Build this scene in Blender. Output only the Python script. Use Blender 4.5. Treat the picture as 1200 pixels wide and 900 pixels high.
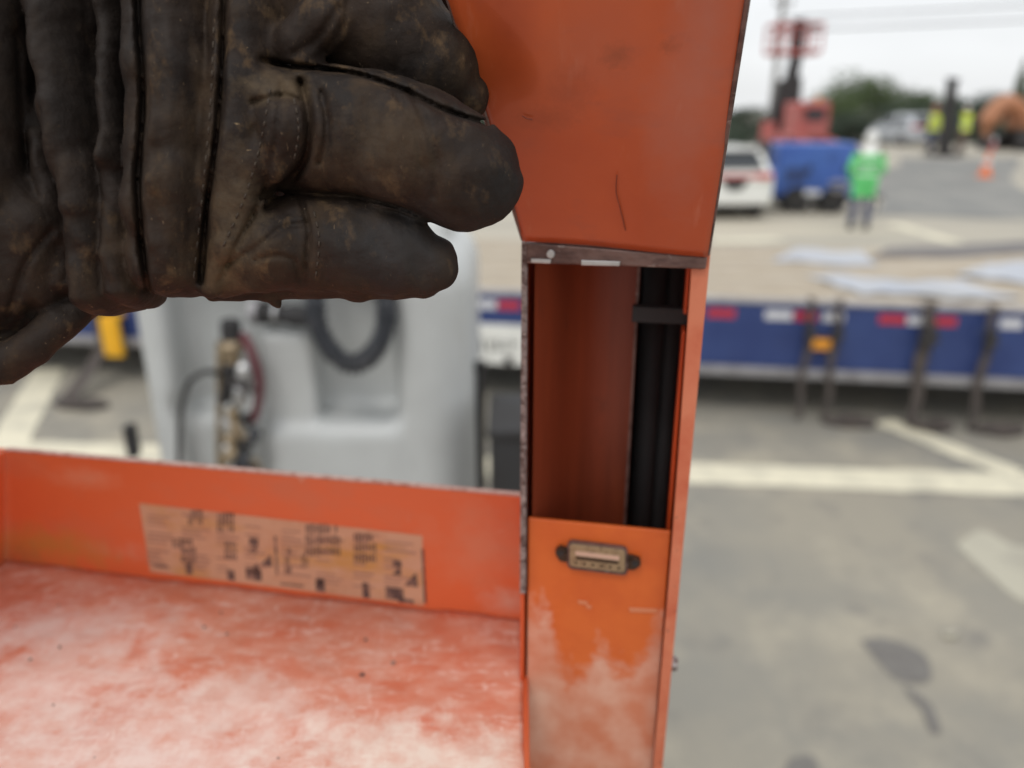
import bpy, bmesh, math, random
import numpy as np
from mathutils import Vector, Matrix
R = math.radians
random.seed(4); rng = np.random.default_rng(4)
sc = bpy.context.scene
for o in list(bpy.data.objects): bpy.data.objects.remove(o)

# ------------------------------------------------------------------ camera
TH = R(19.6); CZ = 2.2; F = 900.0
cd = bpy.data.cameras.new('camera'); cam = bpy.data.objects.new('camera', cd); sc.collection.objects.link(cam)
cam.location = (0, 0, CZ); cam.rotation_euler = (R(90) - TH, 0, 0)
cd.sensor_width = 36; cd.lens = 27; cd.clip_start = 0.01; cd.clip_end = 2000
cd.dof.use_dof = True; cd.dof.focus_distance = 0.2; cd.dof.aperture_fstop = 7.2
sc.camera = cam
# ------------------------------------------------------------------ world, sun, exposure
SUN_EL, SUN_AZ = R(58), R(205)
wd = bpy.data.worlds.new('World'); sc.world = wd; wd.use_nodes = True
nt = wd.node_tree; nt.nodes.clear(); N = nt.nodes.new; L = nt.links.new
out = N('ShaderNodeOutputWorld'); bg = N('ShaderNodeBackground'); bg.inputs['Strength'].default_value = 0.1
L(bg.outputs[0], out.inputs[0])
sky = N('ShaderNodeTexSky'); sky.sky_type = 'NISHITA'; sky.sun_disc = False
sky.sun_elevation = SUN_EL; sky.sun_rotation = SUN_AZ
tc = N('ShaderNodeTexCoord'); sp = N('ShaderNodeSeparateXYZ'); L(tc.outputs['Generated'], sp.inputs[0])
elv = N('ShaderNodeMapRange'); L(sp.outputs['Z'], elv.inputs['Value'])
elv.inputs['From Min'].default_value = 0; elv.inputs['From Max'].default_value = 1
elv.inputs['To Min'].default_value = 9.2; elv.inputs['To Max'].default_value = 14.5
mp = N('ShaderNodeMapping'); mp.inputs['Scale'].default_value = (1, 1, 4.5); L(tc.outputs['Generated'], mp.inputs[0])
cn = N('ShaderNodeTexNoise'); cn.inputs['Scale'].default_value = 2.2; cn.inputs['Detail'].default_value = 5; L(mp.outputs[0], cn.inputs['Vector'])
cr = N('ShaderNodeMapRange'); L(cn.outputs['Fac'], cr.inputs['Value'])
cr.inputs['From Min'].default_value = .3; cr.inputs['From Max'].default_value = .7
cr.inputs['To Min'].default_value = .9; cr.inputs['To Max'].default_value = 1.08
mu = N('ShaderNodeMath'); mu.operation = 'MULTIPLY'; L(elv.outputs[0], mu.inputs[0]); L(cr.outputs[0], mu.inputs[1])
cc = N('ShaderNodeVectorMath'); cc.operation = 'SCALE'; cc.inputs[0].default_value = (.985, 1.0, 1.015); L(mu.outputs[0], cc.inputs['Scale'])
mx = N('ShaderNodeMix'); mx.data_type = 'RGBA'; mx.inputs[0].default_value = .93
L(sky.outputs[0], mx.inputs[6]); L(cc.outputs[0], mx.inputs[7]); L(mx.outputs[2], bg.inputs['Color'])
sd = bpy.data.lights.new('sun', 'SUN'); sd.energy = 0.9; sd.angle = R(18); sd.color = (1, .96, .9)
sun = bpy.data.objects.new('sun', sd); sc.collection.objects.link(sun)
sdir = Vector((math.sin(SUN_AZ) * math.cos(SUN_EL), math.cos(SUN_AZ) * math.cos(SUN_EL), math.sin(SUN_EL)))
sun.rotation_euler = sdir.to_track_quat('Z', 'Y').to_euler(); sun.location = (0, 0, 30)
sc.view_settings.view_transform = 'Standard'; sc.view_settings.look = 'None'
sc.view_settings.exposure = 0; sc.view_settings.gamma = 1
sc.cycles.max_bounces = 6

# ------------------------------------------------------------------ measuring the photograph (1200 x 900 units)
def ray(px, py):
    u = 450 - py
    return Vector((px - 600, F * math.cos(TH) + u * math.sin(TH), -F * math.sin(TH) + u * math.cos(TH)))
CAM = Vector((0, 0, CZ))
def PD(px, py, d): return CAM + ray(px, py) * (d / F)
def PY(px, py, y): r = ray(px, py); return CAM + r * (y / r.y)
def PZ(px, py, z): r = ray(px, py); return CAM + r * ((z - CZ) / r.z)
def PN(px, py, p0, n):
    r = ray(px, py); return CAM + r * ((Vector(p0) - CAM).dot(n) / r.dot(n))

# ------------------------------------------------------------------ materials
def mat(name, col, rough=.6, metal=0., layers=(), bump=0., bscale=50., coat=0., bdetail=6, trans=0.):
    """layers: (colour, scale (float or xyz), lo, hi[, roughness])"""
    m = bpy.data.materials.new(name); m.use_nodes = True
    t = m.node_tree; b = t.nodes['Principled BSDF']; n = t.nodes.new; l = t.links.new
    b.inputs['Roughness'].default_value = rough; b.inputs['Metallic'].default_value = metal
    b.inputs['Coat Weight'].default_value = coat
    c = n('ShaderNodeTexCoord')
    cur = None
    b.inputs['Base Color'].default_value = (*col, 1)
    rcur = None
    for i, ly in enumerate(layers):
        mpp = n('ShaderNodeMapping'); l(c.outputs['Object'], mpp.inputs[0])
        s = ly[1] if isinstance(ly[1], (tuple, list)) else (ly[1],) * 3
        mpp.inputs['Scale'].default_value = s[:3]; mpp.inputs['Rotation'].default_value = (0, 0, s[3] if len(s) > 3 else 0); mpp.inputs['Location'].default_value = (3.1 * i + .7, 1.7 * i, 5.3 * i)
        no = n('ShaderNodeTexNoise'); no.inputs['Scale'].default_value = 1; no.inputs['Detail'].default_value = 7
        no.inputs['Roughness'].default_value = .62; l(mpp.outputs[0], no.inputs['Vector'])
        mr = n('ShaderNodeMapRange'); mr.inputs['From Min'].default_value = ly[2]; mr.inputs['From Max'].default_value = ly[3]
        l(no.outputs['Fac'], mr.inputs['Value'])
        mi = n('ShaderNodeMix'); mi.data_type = 'RGBA'; l(mr.outputs[0], mi.inputs[0])
        if cur is None: mi.inputs[6].default_value = (*col, 1)
        else: l(cur, mi.inputs[6])
        mi.inputs[7].default_value = (*ly[0], 1); cur = mi.outputs[2]
        if len(ly) > 4:
            mr2 = n('ShaderNodeMix'); l(mr.outputs[0], mr2.inputs[0])
            if rcur is None: mr2.inputs[2].default_value = rough
            else: l(rcur, mr2.inputs[2])
            mr2.inputs[3].default_value = ly[4]; rcur = mr2.outputs[0]
    if cur: l(cur, b.inputs['Base Color'])
    if rcur: l(rcur, b.inputs['Roughness'])
    if bump:
        no = n('ShaderNodeTexNoise'); no.inputs['Scale'].default_value = bscale; no.inputs['Detail'].default_value = bdetail
        l(c.outputs['Object'], no.inputs['Vector'])
        bu = n('ShaderNodeBump'); bu.inputs['Strength'].default_value = 1; bu.inputs['Distance'].default_value = bump
        l(no.outputs['Fac'], bu.inputs['Height']); l(bu.outputs[0], b.inputs['Normal'])
    return m

ORANGE = (.60, .085, .018)
M = dict(
 orange=mat('orange_paint', ORANGE, .38, layers=[((.50, .060, .012), 25, .4, .7), ((.66, .17, .08), (60, 60, 25), .58, .75, .6), ((.06, .03, .02), 260, .70, .74, .7)], bump=.00005, bscale=500, coat=.15),
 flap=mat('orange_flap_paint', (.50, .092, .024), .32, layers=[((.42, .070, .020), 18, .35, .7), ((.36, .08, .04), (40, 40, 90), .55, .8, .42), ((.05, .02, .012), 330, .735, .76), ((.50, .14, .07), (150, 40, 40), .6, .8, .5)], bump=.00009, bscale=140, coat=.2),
 inner=mat('inner_red_oxide_paint', (.24, .042, .014), .5, layers=[((.15, .027, .010), (90, 90, 5), .35, .75), ((.28, .055, .017), (60, 60, 6), .55, .8), ((.05, .02, .015), (60, 60, 30), .6, .8)]),
 wall=mat('tray_wall_paint', (.78, .155, .050), .42, layers=[((.68, .19, .09), (18, 18, 30), .5, .75, .6), ((.72, .35, .24), 60, .66, .76, .7), ((.12, .05, .03), 150, .74, .78)], bump=.0001, bscale=200, coat=.1),
 edge=mat('chipped_bare_steel_edge', (.30, .26, .25), .45, .5, layers=[((.12, .07, .06), 420, .45, .62, .8), ((.52, .46, .44), 700, .56, .7, .4)], bump=.0004, bscale=500),
 lip=mat('dirty_brown_steel_lip', (.16, .095, .08), .45, .3, layers=[((.07, .035, .03), (80, 80, 200), .45, .65), ((.42, .36, .33), (160, 160, 300), .62, .72, .3)], bump=.0003, bscale=300),
 leather=None,
 black=mat('black_plastic', (.020, .018, .018), .75, layers=[((.03, .03, .032), 9, .4, .7)]),
 blackmetal=mat('dark_steel', (.035, .033, .034), .5, .4, layers=[((.07, .06, .055), 12, .5, .7)]),
 sticker=mat('peach_sticker', (.66, .38, .24), .6, layers=[((.60, .30, .17), 60, .45, .7), ((.60, .30, .07), (14, 14, 50), .54, .68)]),
 print=mat('sticker_print', (.12, .07, .06), .7, layers=[((.42, .24, .17), 300, .5, .66)]),
 brass=mat('brass_fitting', (.42, .33, .22), .38, .8, layers=[((.16, .12, .08), 60, .45, .65, .6)]),
 steel=mat('galvanised_steel', (.55, .55, .55), .35, .85, layers=[((.3, .3, .3), 30, .45, .65)]),
 gold=mat('connector_shell', (.36, .27, .16), .42, .5, layers=[((.22, .15, .09), 500, .5, .65)]),
 conn=mat('connector_insert', (.40, .26, .17), .5),
 screw=mat('oxidised_screw', (.07, .045, .03), .5, .6),
 tank=mat('grey_moulded_plastic', (.50, .515, .51), .40, layers=[((.44, .45, .445), 5, .4, .7), ((.30, .285, .27), (9, 9, 3), .6, .8)], bump=.0004, bscale=300),
 hose=mat('black_rubber_hose', (.035, .038, .046), .45, layers=[((.08, .08, .085), 20, .5, .7)]),
 redhose=mat('dark_red_rubber_hose', (.12, .028, .036), .6),
 asphalt=None,
 line=mat('worn_cream_road_paint', (.68, .63, .48), .7, layers=[((.46, .43, .34), 3.5, .42, .72), ((.36, .34, .29), 14, .62, .75)]),
 darkroad=mat('dark_asphalt', (.19, .19, .18), .85, layers=[((.27, .26, .235), (1.2, .5, 1), .45, .7), ((.13, .13, .13), .8, .55, .75)]),
 stain=mat('damp_oil_stain', (.125, .115, .105), .6, layers=[((.16, .15, .135), 12, .4, .7)]),
 patch=mat('pale_cement_patch', (.40, .375, .30), .85, layers=[((.31, .29, .24), 4, .45, .7)]),
 wood=mat('weathered_deck_wood', (.40, .34, .26), .8, layers=[((.28, .23, .17), (1.2, 9, 9), .42, .7), ((.50, .46, .40), (2, 5, 5), .5, .8)]),
 blue=mat('blue_trailer_paint', (.020, .040, .15), .5, layers=[((.035, .065, .20), 2.5, .4, .7), ((.12, .13, .17), (5, 5, 14), .64, .8)]),
 lightblue=mat('blue_machine_paint', (.04, .10, .36), .45, layers=[((.06, .14, .42), 2, .4, .7), ((.025, .06, .22), 3, .55, .7)]),
 alu=mat('dull_grey_rail', (.34, .33, .34), .5, .3, layers=[((.2, .19, .19), 6, .45, .7)]),
 tapered=mat('red_reflective_tape', (.50, .03, .05), .35, layers=[((.3, .03, .05), 20, .5, .7)]),
 tapewhite=mat('white_reflective_tape', (.66, .66, .68), .35, layers=[((.42, .42, .44), 20, .5, .7)]),
 amber=mat('amber_lens', (.80, .33, .03), .3),
 yellow=mat('yellow_plastic', (.85, .45, .02), .4),
 strap=mat('dark_webbing', (.065, .055, .05), .9, layers=[((.12, .09, .075), 30, .5, .7)]),
 whiteboard=mat('white_board', (.74, .74, .70), .5, layers=[((.6, .6, .56), 8, .5, .7)]),
 sheet=mat('pale_blue_plastic_sheet', (.36, .385, .44), .4, layers=[((.44, .45, .47), 3, .4, .7), ((.30, .30, .30), 2.5, .5, .7)]),
 mat_=mat('dark_rubber_mat', (.14, .13, .13), .8, layers=[((.24, .22, .2), 3, .5, .7)]),
 white=mat('white_car_paint', (.74, .74, .70), .3, coat=.5),
 glass=mat('dark_glass', (.02, .025, .03), .08),
 tail=mat('tail_light', (.5, .05, .05), .25),
 tyre=mat('tyre_rubber', (.02, .02, .02), .8),
 greenvest=mat('green_hi_vis_fabric', (.14, .62, .20), .8, layers=[((.10, .48, .15), 9, .45, .7)]),
 yellowvest=mat('yellow_hi_vis_fabric', (.72, .85, .06), .8),
 silver=mat('reflective_strip', (.62, .63, .62), .4),
 denim=mat('navy_denim', (.03, .045, .11), .9), khaki=mat('brown_work_trousers', (.16, .12, .10), .9),
 skin=mat('skin', (.42, .22, .15), .6), hat=mat('white_hard_hat', (.8, .8, .78), .35),
 redp=mat('faded_red_paint', (.42, .085, .075), .5, layers=[((.36, .13, .115), 2, .4, .7)]),
 cone=mat('cone_orange', (.8, .2, .06), .5),
 rust=mat('orange_brown_machine_paint', (.45, .20, .10), .6, layers=[((.30, .13, .07), 1.5, .4, .7)]),
 bark=mat('bark', (.10, .08, .06), .9), leafa=mat('leaf_green', (.085, .12, .045), .7, layers=[((.05, .08, .03), .6, .4, .65)]),
 leafb=mat('leaf_dark_green', (.05, .075, .045), .7, layers=[((.03, .045, .03), .5, .4, .65)]),
 leafy=mat('yellow_green_leaf', (.22, .25, .06), .7, layers=[((.12, .14, .04), 4, .4, .65)]),
 greycar=mat('pale_grey_car_paint', (.45, .47, .5), .35), wire=mat('power_cable', (.12, .12, .13), .7),
 pole=mat('grey_wooden_pole', (.24, .23, .22), .85), bsign=mat('dull_orange_board', (.45, .3, .2), .8),
 sleeve=mat('dark_jacket_cloth', (.05, .045, .04), .9, layers=[((.08, .07, .06), 40, .4, .7)], bump=.0008, bscale=300),
)
# ground: grey asphalt lot in front, dusty beige beyond the trailer
def ground_mat():
    m = mat('lot_asphalt', (.285, .258, .205), .85, layers=[((.205, .198, .175), .9, .38, .66), ((.35, .315, .245), 2.3, .50, .68), ((.165, .155, .14), 5, .56, .78), ((.23, .215, .185), 45, .5, .75)], bump=.003, bscale=60)
    t = m.node_tree; b = t.nodes['Principled BSDF']; n = t.nodes.new; l = t.links.new
    src = b.inputs['Base Color'].links[0].from_socket
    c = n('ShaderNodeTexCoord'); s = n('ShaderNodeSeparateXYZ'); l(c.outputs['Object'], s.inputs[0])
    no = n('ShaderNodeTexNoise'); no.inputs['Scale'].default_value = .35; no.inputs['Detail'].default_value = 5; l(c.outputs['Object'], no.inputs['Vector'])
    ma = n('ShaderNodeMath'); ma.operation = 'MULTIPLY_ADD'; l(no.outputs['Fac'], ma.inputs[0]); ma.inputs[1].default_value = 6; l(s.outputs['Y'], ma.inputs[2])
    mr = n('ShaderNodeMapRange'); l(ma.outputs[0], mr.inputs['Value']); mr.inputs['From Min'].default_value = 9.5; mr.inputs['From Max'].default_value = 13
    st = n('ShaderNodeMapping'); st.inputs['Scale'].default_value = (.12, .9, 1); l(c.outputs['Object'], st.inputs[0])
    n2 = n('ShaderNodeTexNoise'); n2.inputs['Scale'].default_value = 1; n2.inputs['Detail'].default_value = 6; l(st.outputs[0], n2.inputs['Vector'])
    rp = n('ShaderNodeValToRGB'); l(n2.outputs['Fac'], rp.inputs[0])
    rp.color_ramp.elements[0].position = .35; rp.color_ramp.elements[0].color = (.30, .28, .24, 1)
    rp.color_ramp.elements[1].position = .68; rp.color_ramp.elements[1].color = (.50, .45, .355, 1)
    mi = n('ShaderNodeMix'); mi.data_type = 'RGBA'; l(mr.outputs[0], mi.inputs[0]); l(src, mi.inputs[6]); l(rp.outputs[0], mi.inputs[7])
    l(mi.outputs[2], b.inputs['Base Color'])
    return m
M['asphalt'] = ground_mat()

# ------------------------------------------------------------------ object helpers
def link(o): sc.collection.objects.link(o); return o
def tag(o, label=None, cat=None, group=None, kind=None):
    for k, v in (('label', label), ('category', cat), ('group', group), ('kind', kind)):
        if v: o[k] = v
    return o
def thing(name, label, cat, loc=(0, 0, 0), rz=0, group=None):
    o = link(bpy.data.objects.new(name, None)); o.location = loc; o.rotation_euler = (0, 0, rz); o.empty_display_size = .1
    return tag(o, label, cat, group)
def root_loc(p):
    while p.parent: p = p.parent
    return Vector(p.location)
class MB:
    def __init__(s): s.v = []; s.f = []
    def add(s, vs, fs):
        n = len(s.v); s.v += [tuple(v) for v in vs]; s.f += [tuple(i + n for i in f) for f in fs]; return s
    def box(s, c, d, rot=None, taper=1.0):
        x, y, z = [k / 2 for k in d]; c = Vector(c); vs = []
        for k, (sx, sy, sz) in enumerate([(-1,-1,-1),(1,-1,-1),(1,1,-1),(-1,1,-1),(-1,-1,1),(1,-1,1),(1,1,1),(-1,1,1)]):
            t = taper if sz > 0 else 1
            p = Vector((sx * x * t, sy * y * t, sz * z))
            if rot is not None: p = rot @ p
            vs.append(c + p)
        return s.add(vs, [(0,3,2,1),(4,5,6,7),(0,1,5,4),(1,2,6,5),(2,3,7,6),(3,0,4,7)])
    def prism(s, poly, d):   # poly: list of 3D points, extruded by vector d
        n = len(poly); d = Vector(d); vs = [Vector(p) for p in poly]; vs += [p + d for p in vs]
        return s.add(vs, [tuple(range(n - 1, -1, -1)), tuple(range(n, 2 * n))] + [(i, (i + 1) % n, n + (i + 1) % n, n + i) for i in range(n)])
    def tube(s, pts, r, seg=12, cap=True):
        pts = [Vector(p) for p in pts]; rs = r if isinstance(r, (list, tuple)) else [r] * len(pts)
        base = len(s.v); up = None
        for i, p in enumerate(pts):
            t = (pts[min(i + 1, len(pts) - 1)] - pts[max(i - 1, 0)]).normalized()
            if up is None: up = t.orthogonal().normalized()
            up = (up - t * up.dot(t)).normalized(); w = t.cross(up)
            for k in range(seg):
                a = 2 * math.pi * k / seg; s.v.append(tuple(p + (up * math.cos(a) + w * math.sin(a)) * rs[i]))
        for i in range(len(pts) - 1):
            for k in range(seg):
                a = base + i * seg + k; b = base + i * seg + (k + 1) % seg
                s.f.append((a, b, b + seg, a + seg))
        if cap:
            s.f.append(tuple(base + k for k in range(seg - 1, -1, -1)))
            s.f.append(tuple(base + (len(pts) - 1) * seg + k for k in range(seg)))
        return s
    def build(s, name, m, parent=None, world=True, smooth=False, bevel=0, segs=2):
        vs = s.v
        if parent is not None and world:
            o0 = root_loc(parent); vs = [(v[0] - o0.x, v[1] - o0.y, v[2] - o0.z) for v in vs]
        me = bpy.data.meshes.new(name); me.from_pydata(vs, [], s.f); me.update()
        me.materials.append(m)
        if smooth: me.polygons.foreach_set('use_smooth', [True] * len(me.polygons))
        o = link(bpy.data.objects.new(name, me))
        if parent is not None: o.parent = parent
        if bevel:
            b = o.modifiers.new('bevel', 'BEVEL'); b.width = bevel; b.segments = segs; b.limit_method = 'ANGLE'
        return o
def curve_pts(ps, n=8):
    ps = [Vector(p) for p in ps]; out = []
    for i in range(len(ps) - 1):
        p0, p1, p2, p3 = ps[max(i - 1, 0)], ps[i], ps[i + 1], ps[min(i + 2, len(ps) - 1)]
        for k in range(n):
            t = k / n
            out.append(.5 * ((2 * p1) + (p2 - p0) * t + (2 * p0 - 5 * p1 + 4 * p2 - p3) * t * t + (3 * p1 - p0 - 3 * p2 + p3) * t ** 3))
    return out + [ps[-1]]
def copy_tree(o, parent=None):
    c = o.copy(); link(c)
    if parent is not None: c.parent = parent
    for ch in list(o.children): copy_tree(ch, c)
    return c

# signed distance modelling (smooth moulded and soft shapes)
class Field:
    def __init__(s, lo, hi, vox):
        s.lo = np.array(lo, float); s.vox = vox; s.n = np.ceil((np.array(hi) - s.lo) / vox).astype(int) + 1
        s.a = np.full(s.n, 1.0, np.float32)
    def sub(s, lo, hi):
        i0 = np.clip(np.floor((np.array(lo) - s.lo) / s.vox).astype(int), 0, s.n)
        i1 = np.clip(np.ceil((np.array(hi) - s.lo) / s.vox).astype(int) + 1, 0, s.n)
        g = [(s.lo[k] + s.vox * np.arange(i0[k], i1[k])).astype(np.float32) for k in range(3)]
        sl = tuple(slice(i0[k], i1[k]) for k in range(3))
        return sl, (g[0][:, None, None], g[1][None, :, None], g[2][None, None, :])
    def op(s, d, sl, k, mode):
        a = s.a[sl]
        if mode == 'sub': d = -d; h = np.clip(.5 - .5 * (d - a) / k, 0, 1); s.a[sl] = a * (h) + d * (1 - h) + k * h * (1 - h) if False else -smin(-a, -d, k)
        else: s.a[sl] = smin(a, d, k)
    def caps(s, a, b, ra, rb, k=.002, mode='add', flat=None):
        a = np.array(a, float); b = np.array(b, float); m = max(ra, rb) * (max(flat) if flat else 1) + 4 * k + 3 * s.vox
        sl, (X, Y, Z) = s.sub(np.minimum(a, b) - m, np.maximum(a, b) + m)
        if min(s.a[sl].shape) == 0: return
        ab = b - a; L2 = float(ab @ ab) + 1e-12
        t = np.clip(((X - a[0]) * ab[0] + (Y - a[1]) * ab[1] + (Z - a[2]) * ab[2]) / L2, 0, 1)
        dx = X - a[0] - t * ab[0]; dy = Y - a[1] - t * ab[1]; dz = Z - a[2] - t * ab[2]
        if flat: dx = dx / flat[0]; dy = dy / flat[1]; dz = dz / flat[2]
        d = np.sqrt(dx * dx + dy * dy + dz * dz) - (ra + (rb - ra) * t)
        s.op(d, sl, k, mode)
    def chain(s, pts, k=.002, mode='add', flat=None):   # pts: (point, radius)
        for (p, r), (q, r2) in zip(pts[:-1], pts[1:]): s.caps(p, q, r, r2, k, mode, flat)
    def box(s, lo, hi, r, k=.002, mode='add'):
        lo = np.array(lo, float); hi = np.array(hi, float); c = (lo + hi) / 2; h = (hi - lo) / 2 - r
        m = 4 * k + 3 * s.vox
        sl, (X, Y, Z) = s.sub(lo - m, hi + m)
        qx = np.abs(X - c[0]) - h[0]; qy = np.abs(Y - c[1]) - h[1]; qz = np.abs(Z - c[2]) - h[2]
        d = np.sqrt(np.maximum(qx, 0) ** 2 + np.maximum(qy, 0) ** 2 + np.maximum(qz, 0) ** 2) + np.minimum(np.maximum(qx, np.maximum(qy, qz)), 0) - r
        s.op(d, sl, k, mode)
    def mesh(s, name, m, parent=None, xf=None):
        import openvdb
        lim = 3 * s.vox
        arr = np.clip(s.a, -lim, lim).astype(np.float32)
        g = openvdb.FloatGrid(lim); g.copyFromArray(arr)
        pts, tris, quads = g.convertToPolygons(0.0, 0.0)
        pts = pts.astype(float) * s.vox + s.lo
        if xf is not None: pts = xf(pts)
        if parent is not None: pts = pts - np.array(root_loc(parent))
        me = bpy.data.meshes.new(name)
        nq, ntr = len(quads), len(tris)
        me.vertices.add(len(pts)); me.vertices.foreach_set('co', pts.astype(np.float32).ravel())
        me.loops.add(nq * 4 + ntr * 3)
        me.loops.foreach_set('vertex_index', np.concatenate([quads[:, ::-1].ravel(), tris[:, ::-1].ravel()]).astype(np.int32))
        me.polygons.add(nq + ntr)
        me.polygons.foreach_set('loop_start', np.concatenate([np.arange(nq) * 4, nq * 4 + np.arange(ntr) * 3]).astype(np.int32))
        me.update(calc_edges=True); me.validate()
        me.polygons.foreach_set('use_smooth', np.ones(len(me.polygons), bool))
        me.materials.append(m)
        o = link(bpy.data.objects.new(name, me))
        if parent is not None: o.parent = parent
        return o
def smin(a, b, k):
    h = np.clip(.5 + .5 * (b - a) / k, 0, 1)
    return b * (1 - h) + a * h - k * h * (1 - h)

def patches(m, root, spots):   # soft-edged marks with a place of their own: (world centre, radii, colour, strength, noise scale)
    t = m.node_tree; b = t.nodes['Principled BSDF']; n = t.nodes.new; l = t.links.new
    prev = b.inputs['Base Color'].links[0].from_socket; c = n('ShaderNodeTexCoord'); rl = root_loc(root)
    for (q, rd_, col, amp, ns) in spots:
        mpn = n('ShaderNodeMapping'); l(c.outputs['Object'], mpn.inputs[0])
        mpn.inputs['Scale'].default_value = tuple(1 / k for k in rd_); mpn.inputs['Location'].default_value = tuple(-(q[i] - rl[i]) / rd_[i] for i in range(3))
        le = n('ShaderNodeVectorMath'); le.operation = 'LENGTH'; l(mpn.outputs[0], le.inputs[0])
        no = n('ShaderNodeTexNoise'); no.inputs['Scale'].default_value = ns; no.inputs['Detail'].default_value = 9; no.inputs['Roughness'].default_value = .68; l(c.outputs['Object'], no.inputs['Vector'])
        ad = n('ShaderNodeMath'); ad.operation = 'MULTIPLY_ADD'; l(no.outputs['Fac'], ad.inputs[0]); ad.inputs[1].default_value = 2.4; l(le.outputs['Value'], ad.inputs[2])
        mr = n('ShaderNodeMapRange'); l(ad.outputs[0], mr.inputs['Value']); mr.inputs['From Min'].default_value = 2.5; mr.inputs['From Max'].default_value = 1.35; mr.inputs['To Max'].default_value = amp
        mi = n('ShaderNodeMix'); mi.data_type = 'RGBA'; l(mr.outputs[0], mi.inputs[0]); l(prev, mi.inputs[6]); mi.inputs[7].default_value = (*col, 1); prev = mi.outputs[2]
    l(prev, b.inputs['Base Color'])

# ================================================================== SETTING
def zt(x, y):
    def ss(a, b, t): t = min(max((t - a) / (b - a), 0), 1); return t * t * (3 - 2 * t)
    return .58 * ss(19, 33, y) * ss(-4, 6, x) + .25 * ss(19, 33, y) * (1 - ss(-4, 6, x)) - .3 * ss(38, 60, y)
def drape(name, poly_fn, nu, nv, dz, m, **kw):
    mb = MB(); vs = []; fs = []
    for j in range(nv + 1):
        for i in range(nu + 1):
            x, y = poly_fn(i / nu, j / nv); vs.append((x, y, zt(x, y) + dz))
    for j in range(nv):
        for i in range(nu):
            a = j * (nu + 1) + i; fs.append((a, a + 1, a + nu + 2, a + nu + 1))
    mb.add(vs, fs); o = mb.build(name, m); tag(o, kind='structure', **kw); return o
xs = np.concatenate([np.linspace(-400, -40, 12), np.linspace(-36, 60, 60), np.linspace(70, 500, 14)])
ys = np.concatenate([np.linspace(-60, 14, 12), np.linspace(16, 64, 60), np.linspace(75, 900, 14)])
vs = [(x, y, zt(x, y)) for y in ys for x in xs]; nx = len(xs)
fs = [(j * nx + i, j * nx + i + 1, (j + 1) * nx + i + 1, (j + 1) * nx + i) for j in range(len(ys) - 1) for i in range(nx - 1)]
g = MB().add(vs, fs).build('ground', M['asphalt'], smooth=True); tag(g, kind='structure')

def strip(name, a, b, w, m, dz=.004, label=None, jag=.012, n=40):
    a = Vector(a); b = Vector(b); d = (b - a); nrm = Vector((-d.y, d.x, 0)).normalized() * w / 2
    rr = random.Random(int(a.x * 100) + 7)
    js = [(rr.uniform(-jag, jag), rr.uniform(-jag, jag)) for _ in range(n + 1)]
    def f(u, v):
        p = a + d * u; q = nrm * (v * 2 - 1); i = round(u * n); e = js[i][0 if v < .5 else 1]
        return p.x + q.x + nrm.normalized().x * e, p.y + q.y + nrm.normalized().y * e
    return drape(name, f, n, 1, dz, m)
G0 = lambda px, py: PZ(px, py, 0)
# painted lines of the parking lot
a, b = G0(820, 555), G0(1200, 568); d = (b - a).normalized()
LN = strip('parking_line', a - d * 9, b + d * 6, .30, M['line'], n=120)
e = G0(1035, 494); f_ = G0(1190, 556)
strip('parking_line', e, f_, .20, M['line'], dz=.005)
strip('parking_line', G0(58, 432), G0(5, 530), .26, M['line'], dz=.005)
strip('parking_line', G0(1045, 262) , G0(1120, 285), .35, M['line'], dz=.006)
strip('parking_line', G0(835, 283), G0(915, 281), .45, M['line'], dz=.006, jag=.05)
# darker asphalt driveway climbing the rise
c1 = G0(1015, 262); c2 = G0(1200, 286)
def road(u, v):
    near_l = G0(1000, 255); near_r = G0(1290, 262)
    y = near_l.y + (30 - near_l.y) * v
    xl = near_l.x * (1 - v) + 14.2 * v; xr = near_r.x * (1 - v) + 18.6 * v
    xl += .5 * math.sin(v * 9); xr += .4 * math.sin(v * 7 + 1)
    return xl + (xr - xl) * u, y + .25 * math.sin(u * 8) * (1 - v)
drape('driveway', road, 12, 24, .008, M['darkroad'])
strip('kerb_line', (13.6, 19.5, 0), (19.5, 17.2, 0), .5, M['patch'], dz=.016, jag=.06)
# stain with its run, pale cement patch
def blob(name, pts, z, m):
    c = sum((Vector(p) for p in pts), Vector()) / len(pts); pts = curve_pts([*pts, pts[0]], 5)[:-1]
    mb = MB(); n = len(pts); mb.add([*( (p.x, p.y, z) for p in pts), (c.x, c.y, z)], [(i, (i + 1) % n, n) for i in range(n)])
    o = mb.build(name, m); return tag(o, kind='structure')
blob('oil_stain', [G0(*p) for p in [(1008, 752), (1030, 748), (1062, 756), (1085, 770), (1090, 797), (1060, 800), (1040, 788), (1022, 768)]], .004, M['stain'])
blob('oil_stain', [G0(*p) for p in [(1058, 803), (1072, 812), (1092, 828), (1102, 858), (1090, 858), (1082, 835), (1066, 818)]], .004, M['stain'])
blob('oil_stain', [G0(*p) for p in [(925, 890), (950, 886), (958, 905), (920, 912)]], .004, M['stain'])
blob('cement_patch', [G0(*p) for p in [(1120, 640), (1150, 622), (1190, 640), (1260, 650), (1280, 720), (1200, 706), (1160, 676)]], .004, M['patch'])
pb = MB(); p = G0(1115, 747)
F0 = Field((-.06, -.06, -.03), (.06, .06, .06), .006); F0.caps((-.02, 0, .012), (.016, .006, .016), .018, .014, .01)
o = F0.mesh('pebble', M['patch'], xf=lambda q: q + np.array([p.x, p.y, 0])); tag(o, 'small pale pebble lying on the grey lot right of the dark stain', 'pebble')

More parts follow.
